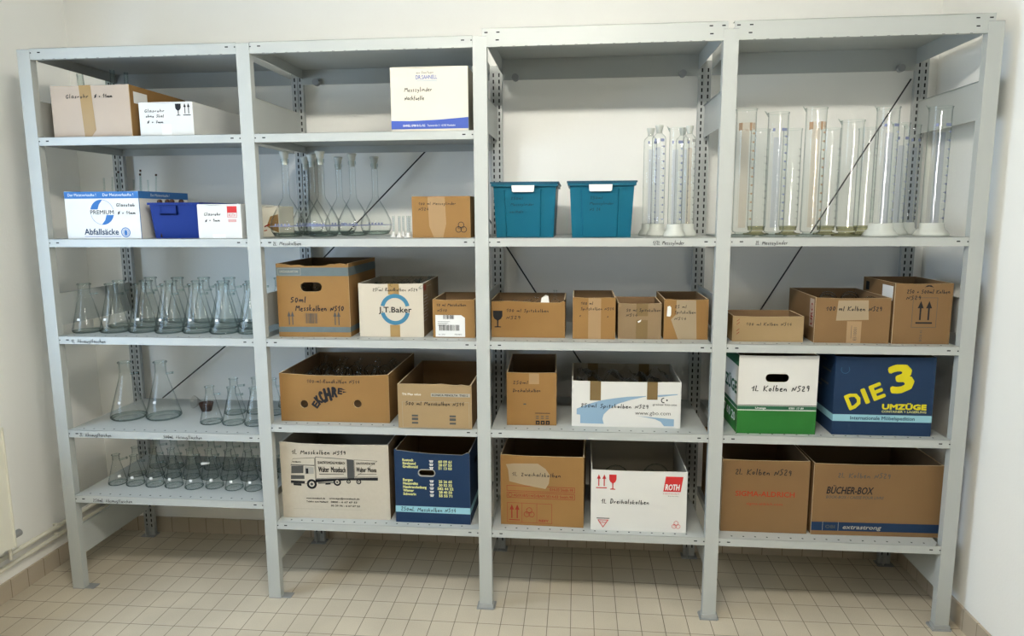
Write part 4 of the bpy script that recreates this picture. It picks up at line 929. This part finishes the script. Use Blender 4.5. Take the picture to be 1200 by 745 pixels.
part(c, 'logo', lambda b: (b.fill(F, [[(.318, h-.092), (.394, h-.092), (.404, h-.022), (.328, h-.022)]], .0006, 'red'), text(b, F, 'ROTH', .326, h-.084, .026, 'paper', w=.064, bold=.03, e=.0012, shear=.15),
    text(b, F, 'Laborbedarf', .318, h-.104, .005, 'red', w=.07), text(b, F, 'Karlsruhe', .340, h-.114, .004, 'gink', w=.045)))
write(c, [('1L Dreihalskolben', .045, h-.155, .215)], h=.021, t=.1)

# ================================================================== bay 4
w, d, h = .293, .20, .110
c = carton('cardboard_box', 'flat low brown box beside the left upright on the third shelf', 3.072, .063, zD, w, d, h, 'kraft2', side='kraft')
part(c, 'printed_hatching', lambda b: [b.fill(F, [[(.016, .03+k*.014), (.028, .04+k*.014), (.028, .043+k*.014), (.016, .033+k*.014)]], .0007, 'brick') for k in (0, 1, 3, 4)])
write(c, [('100 ml Kolben NS14', .055, h-.040, .19)], h=.013)
w, d, h = .300, .40, .192
c = carton('cardboard_box', 'wide brown open box with red lettered side sticker and round flasks', 3.407, .056, zD, w, d, h, 'kraftd', ang=-.02)
L_ = LEFT(w, d, h)
stk = strip(c, 'side_sticker', L_, rect(d-.075, h-.13, .055, .12), 'pink', .0008)
part(stk, 'printed_text', lambda b: text(b, lambda u, v, e: L_(d-.028-v, h-.122+u, e), 'UROSTAR'[:3], 0, 0, .030, 'brick', w=.095, e=.0013, bold=.03))
strip(c, 'packing_tape', F, [(.085, .095), (.215, .10), (.21, h-.01), (.09, h-.012)], 'gtape'); strip(c, 'packing_tape', F, rect(.13, 0, .058, .093), 'ctape')
write(c, [('100 ml Kolben NS29', .042, h-.055, .225)], h=.019)
part(c, 'printed_text', lambda b: (text(b, lambda u, v, e: F(.170-v, .012+u, e), 'E510001', 0, 0, .012, 'gink', w=.055), b.fill(F, [rect(.148, .02, .0016, .055)], .0009, 'gink')))
w, d, h = .228, .32, .254
c = carton('cardboard_box', 'tall brown box with framed double arrow, right end of the third shelf', 3.719, .048, zD, w, d, h, 'kraftd', ang=.01, side='kraftd')
L_ = LEFT(w, d, h)
strip(c, 'white_sticker', L_, rect(d-.12, h-.075, .10, .06), 'paper', .0008); part(c, 'side_slot', lambda b: b.fill(L_, [rect(.03, h-.055, .035, .038)], .0006, 'slot'))
part(c, 'printed_symbols', lambda b: (hframe(b, F, .072, .070, .098, .125, .0016, 'gink'), up_arrows(b, F, .088, .086, .066, .095, 'ink'), text(b, lambda u, v, e: F(.118-v, .012+u, e), 'BOX 41', 0, 0, .010, 'gink', w=.045)))
write(c, [('250 + 500ml Kolben', .045, h-.042, .172), ('NS29', .045, h-.068, .06)], h=.016)
strip(c, 'torn_dark_patch', F, [(.115, h-.016), (.125, h-.008), (.140, h-.008), (.150, h-.017), (.132, h-.013)], 'slot')

w, d, h = .330, .45, .343
c = carton('cardboard_box', 'green and white moving box with handle slot on the fourth shelf', 3.098, .030, zE, w, d, h, 'white', ang=.018, hole=stad(.162, h-.098, .098, .036), rim='rimw', inner='kraftd')
L_ = LEFT(w, d, h)
part(c, 'green_print', lambda b: (b.fill(F, [rect(0, 0, w, .102)], .0005, 'green'), b.fill(F, [rect(0, .106, w, .016)], .0005, 'dgreen'), b.fill(L_, [rect(0, 0, d, .102)], .0005, 'green'), b.fill(L_, [rect(0, .106, d, .016)], .0005, 'dgreen'), b.fill(L_, [rect(0, h-.05, d, .05)], .0005, 'dgreen'), b.fill(F, [rect(0, .124, w, .003)], .0005, 'gink'),
    text(b, F, 'Umzüge', .075, .110, .007, 'paper', w=.045, bold=.03), text(b, F, '0381 17 89', .215, .110, .007, 'paper', w=.062, bold=.03), text(b, L_, 'UMZÜGE', .10, .17, .050, 'dgreen', w=.33, bold=.04), text(b, L_, '0 67 60 20', .12, .045, .036, 'paper', w=.30, bold=.03)))
write(c, [('1L Kolben NS29', .055, h-.155, .245)], h=.026, t=.10)
w, d, h = .403, .45, .341
c = carton('cardboard_box', 'navy moving box with big tilted yellow lettering on the fourth shelf', 3.499, .043, zE, w, d, h, 'navy', rim='navy', inner='kraftd')
L_ = LEFT(w, d, h)
part(c, 'ice_blue_band', lambda b: (b.fill(F, [rect(0, .060, w, .030)], .0005, 'ice'), b.fill(L_, [rect(0, .060, d, .030)], .0005, 'ice'), text(b, F, 'Internationale Möbelspedition', .072, .068, .015, 'navy', w=.262, bold=.02, e=.001)))
def die3(b):
    text(b, F, 'D', .066, .110, .062, 'yellow', w=.060, bold=.045, rot=.42); text(b, F, 'I', .131, .139, .062, 'yellow', w=.019, bold=.045, rot=.42); text(b, F, 'E', .163, .153, .062, 'yellow', w=.052, bold=.045, rot=.42)
    text(b, F, '3', .230, .186, .108, 'yellow', w=.100, bold=.05, rot=.22)
    text(b, F, 'UMZÜGE', .198, .116, .021, 'yellow', w=.180, bold=.07); text(b, F, 'CONTAINER + LAGERUNG', .198, .101, .009, 'pale', w=.180, bold=.02)
part(c, 'yellow_print', die3)
part(c, 'side_print', lambda b: [b.fill(L_, [rect(.12+((k*37) % 11)*.02, .16+k*.02, .10, .009)], .0006, 'gink') for k in range(8) if k not in (4,)])
part(c, 'cut_line', lambda b: b.fill(F, [arc(.04, .285, .0165, .0175, 150, 400, 20)], .0006, 'ring'))

w, d, h = .374, .48, .335
c = carton('cardboard_box', 'brown box with rust red company lettering, bottom shelf right bay', 3.056, .074, zF, w, d, h, 'kraftd', ang=.0)
part(c, 'red_print', lambda b: (text(b, F, 'SIGMA-ALDRICH', .060, .168, .023, 'rust', w=.255, bold=.02), text(b, F, 'sigma-aldrich.com', .110, .128, .012, 'rust', w=.155)))
write(c, [('2L Kolben NS29', .055, h-.067, .245)], h=.026, t=.09)
w, d, h = .572, .48, .328
c = carton('cardboard_box', 'wide brown book box with dark blue bottom stripe, bottom shelf', 3.448, .072, zF, w-.03, d, h, 'kraftd', ang=.02)
w -= .03
part(c, 'blue_stripe', lambda b: (b.fill(F, [rect(0, .020, w, .040)], .0005, 'navy'), text(b, F, 'extrastrong', .135, .030, .018, 'lgink', w=.165, bold=.03, shear=.2, e=.001), b.fill(F, [rect(.048, .020, .0015, .042)], .0008, 'lgink'), b.fill(F, [rect(.115, .020, .0015, .042)], .0008, 'lgink'), text(b, F, 'OBI', .060, .032, .014, 'gink', w=.042, bold=.03, e=.001)))
part(c, 'black_print', lambda b: (text(b, F, 'BÜCHER-BOX', .056, .192, .031, 'ink', w=.200, bold=.02, shear=.25), text(b, F, 'BOOK-BOX / CAISSE POUR LIVRE', .056, .170, .0125, 'gink', w=.245, bold=.015, shear=.2)))
write(c, [('2L Kolben NS29', .10, h-.062, .225)], h=.022, mt='gink', t=.10)

# ------------------------------------------------------------------ glassware inside boxes
def roundflask(r, neck, label, group, necks=1):
    t_ = thing('round_flask', label, 'flask', (0, 0, 0), 0, group)
    b = MB(); n = 12
    b.lathe([(r*math.sin(PI*k/n*.86+.001), -r*math.cos(PI*k/n*.86)) for k in range(n+1)]+[(r*.30, r*1.0), (r*.28, r*1.0+neck), (r*.36, r*1.0+neck+.002)], 'glass', seg=18)
    b.lathe([(r*.34, r+neck-.001), (r*.38, r+neck+.001), (r*.33, r+neck+.003)], 'glassk', seg=14); b.build('body', t_)
    if necks > 1:
        for s in (-1, 1):
            q = MB(); q.tube((s*r*.62, 0, r*.72), (s*(r*.62+neck*.55), 0, r*.72+neck*.8), r*.2, 'glassk', 12, cap=False); q.build('side_neck', t_)
    return t_
def fillbox(protos, n, x0, x1, y0, y1, z, label, group, rd, tilt=True):
    """lay n copies on a jittered grid; each label names its place"""
    out = []
# vegetable carton: round flasks in three rows
gk = 'round flasks heaped in the vegetable carton'
k0 = roundflask(.034, .045, 'x', gk); first = True; rd = random.Random(11)
rowsn = ['front', 'second', 'third', 'rear']
for j in range(4):
    for i in range(6):
        x_ = 1.105+i*.080+rd.uniform(-.004, .004)+(.01 if j % 2 else 0); y_ = .115+j*.115; z_ = zE+.150+rd.uniform(-.006, .010)
        tl = (rd.choice([1, -1])*rd.uniform(.3, .9), rd.uniform(-.5, .5), rd.uniform(0, 6))
        lb = '%s round flask in the %s row inside the vegetable carton' % (ordn(i, 6), rowsn[j])
        if first: k0.location = (x_, y_, z_); k0.rotation_euler = tl; k0['label'] = lb; first = False
        else: dup(k0, (x_, y_, z_), 0, lb, gk, tilt=tl)
gj = 'small flasks filling the cream box'
j0 = roundflask(.021, .055, 'x', gj); first = True
for j in range(3):
    for i in range(5):
        x_ = 1.475+i*.052; y_ = .125+j*.115; z_ = zD+.212+rd.uniform(-.006, .006)
        tl = (rd.uniform(1.0, 1.5)*rd.choice([1, -1]), rd.uniform(-.4, .4), rd.uniform(-1, 1))
        lb = '%s small flask in the %s row inside the cream box' % (ordn(i, 5), ['front', 'middle', 'rear'][j])
        if first: j0.location = (x_, y_, z_); j0.rotation_euler = tl; j0['label'] = lb; first = False
        else: dup(j0, (x_, y_, z_), 0, lb, gj, tilt=tl)
gq = 'pear flasks in the box with the goblet symbol'
q0 = roundflask(.024, .040, 'leftmost glass flask lying in the box with the goblet symbol', gq); q0.location = (2.065, .16, zD+.138); q0.rotation_euler = (1.1, .3, 0)
for k, (x_, y_, lb) in enumerate([(2.125, .17, 'second from left'), (2.185, .16, 'middle'), (2.245, .17, 'fourth from left'), (2.310, .18, 'rightmost')]):
    dup(q0, (x_, y_, zD+.137+.004*(k % 2)), 0, '%s glass flask lying in the box with the goblet symbol' % lb, gq, tilt=(1.2-.3*k, .3, k*.8))
r = thing('foil_scrap', 'white crumpled plastic scrap sticking out of the goblet box', 'plastic scrap', (2.265, .12, zD+.15))
b = MB(); b.add([(-.018, 0, .0), (.022, 0, -.003), (.016, .01, .034), (.004, .004, .040), (-.014, .006, .026), (0, .02, .015)], [(0, 1, 5), (1, 2, 5), (2, 3, 5), (3, 4, 5), (4, 0, 5), (0, 4, 3, 2, 1)], 'whitep'); b.build('scrap', r)
r = roundflask(.045, .03, 'single flask lying in the upright square brown box', None); r.location = (2.485, .20, zD+.125); r.rotation_euler = (1.3, 0, .3)
gu = 'round flasks in the wide brown box of the right bay'
u0 = roundflask(.040, .05, 'leftmost round flask in the wide brown right bay box', gu); u0.location = (3.50, .20, zD+.152); u0.rotation_euler = (2.4, .2, 0)
for x_, y_, lb in ((3.60, .22, 'second'), (3.655, .13, 'rightmost'), (3.545, .32, 'rear left'), (3.645, .33, 'rear right')):
    dup(u0, (x_, y_, zD+.150), 0, '%s round flask in the wide brown right bay box' % lb, gu, tilt=(2.5, -.2, x_*3))
gr = 'three-necked flasks in the white box with the red logo'
n0 = roundflask(.066, .05, 'left large round flask in the white box with red arrows', gr, 3); n0.location = (2.60, .24, zF+.165); n0.rotation_euler = (1.2, .2, .2)
dup(n0, (2.79, .26, zF+.170), 0, 'right large round flask in the white box with red arrows', gr, tilt=(1.1, -.2, -.3))
gh = 'small flasks seen through the handle slot of the brown box'
h0 = roundflask(.024, .05, 'left small flask seen through the handle slot of the torn box', gh); h0.location = (1.18, .10, zD+.212); h0.rotation_euler = (1.2, .5, 0)
dup(h0, (1.225, .11, zD+.218), 0, 'middle small flask seen through the handle slot of the torn box', gh, tilt=(1.5, -.4, .5))
dup(h0, (1.27, .10, zD+.212), 0, 'right small flask seen through the handle slot of the torn box', gh, tilt=(1.0, .1, .9))

# ------------------------------------------------------------------ radiator and pipes on the left wall
r = thing('radiator', 'cream panel radiator mounted low on the left wall', 'radiator', (XL, 0, 0))
b = MB(); b.box((.045, -1.6, .300), (.120, -.175, .855), 'rad'); b.build('panel', r)
b = MB(); b.box((.040, -1.6, .855), (.126, -.170, .865), 'rad'); b.box((.040, -.175, .295), (.126, -.168, .858), 'rad'); b.build('cover', r)
b = MB(); b.box((0, -.5, .45), (.045, -.47, .75), 'rad'); b.build('bracket', r)
b = MB(); b.tube((.07, -.175, .325), (.07, -.115, .325), .012, 'metald', 12); b.tube((.07, -.125, .325), (.07, -.085, .325), .017, 'foot', 12); b.build('valve', r)
b = MB(); b.tube((.07, -.15, .325), (.07, -.15, .222), .008, 'pipe', 10); b.build('connector', r)
r = thing('heating_pipe', 'upper white heating pipe running along the left wall', 'pipe', (XL, 0, 0), 0, 'heating pipes on the left wall')
b = MB(); b.tube((.022, -1.6, .218), (.022, .64, .218), .011, 'pipe', 12); b.build('pipe_run', r)
b = MB(); b.box((0, .2, .213), (.03, .215, .231), 'pipe'); b.build('clip', r)
r = thing('heating_pipe', 'lower white heating pipe just above the skirting tiles, left wall', 'pipe', (XL, 0, 0), 0, 'heating pipes on the left wall')
b = MB(); b.tube((.022, -1.6, .168), (.022, .64, .168), .011, 'pipe', 12); b.build('pipe_run', r)
b = MB(); b.box((0, .2, .163), (.03, .215, .181), 'pipe'); b.build('clip', r)

# ------------------------------------------------------------------ ceiling lamps (above the frame)
for yy, st, lb in ((LAMPY[0], LAMP1, 'white twin tube ceiling lamp nearer the shelving'), (LAMPY[1], LAMP2, 'white twin tube ceiling lamp farther from the shelving')):
    em, nt, bs = newmat('glowing_tube'); bs.inputs['Emission Color'].default_value = (1, .955, .85, 1); bs.inputs['Emission Strength'].default_value = st
    r = thing('ceiling_lamp', lb, 'lamp', (2.2, yy, LAMPZ), 0, 'ceiling lamps')
    b = MB(); b.box((-.65, -.14, .055), (.65, .14, ZC_-LAMPZ-.001), 'whitep'); b.build('housing', r)
    for dy in (-.08, .08):
        b = MB(); b.tube((-.6, dy, 0), (.6, dy, 0), .02, em, 12); b.build('tube', r)
    b = MB(); b.box((-.63, -.11, -.02), (-.601, .11, .055), 'whitep'); b.box((.601, -.11, -.02), (.63, .11, .055), 'whitep'); b.build('tube_holder', r)
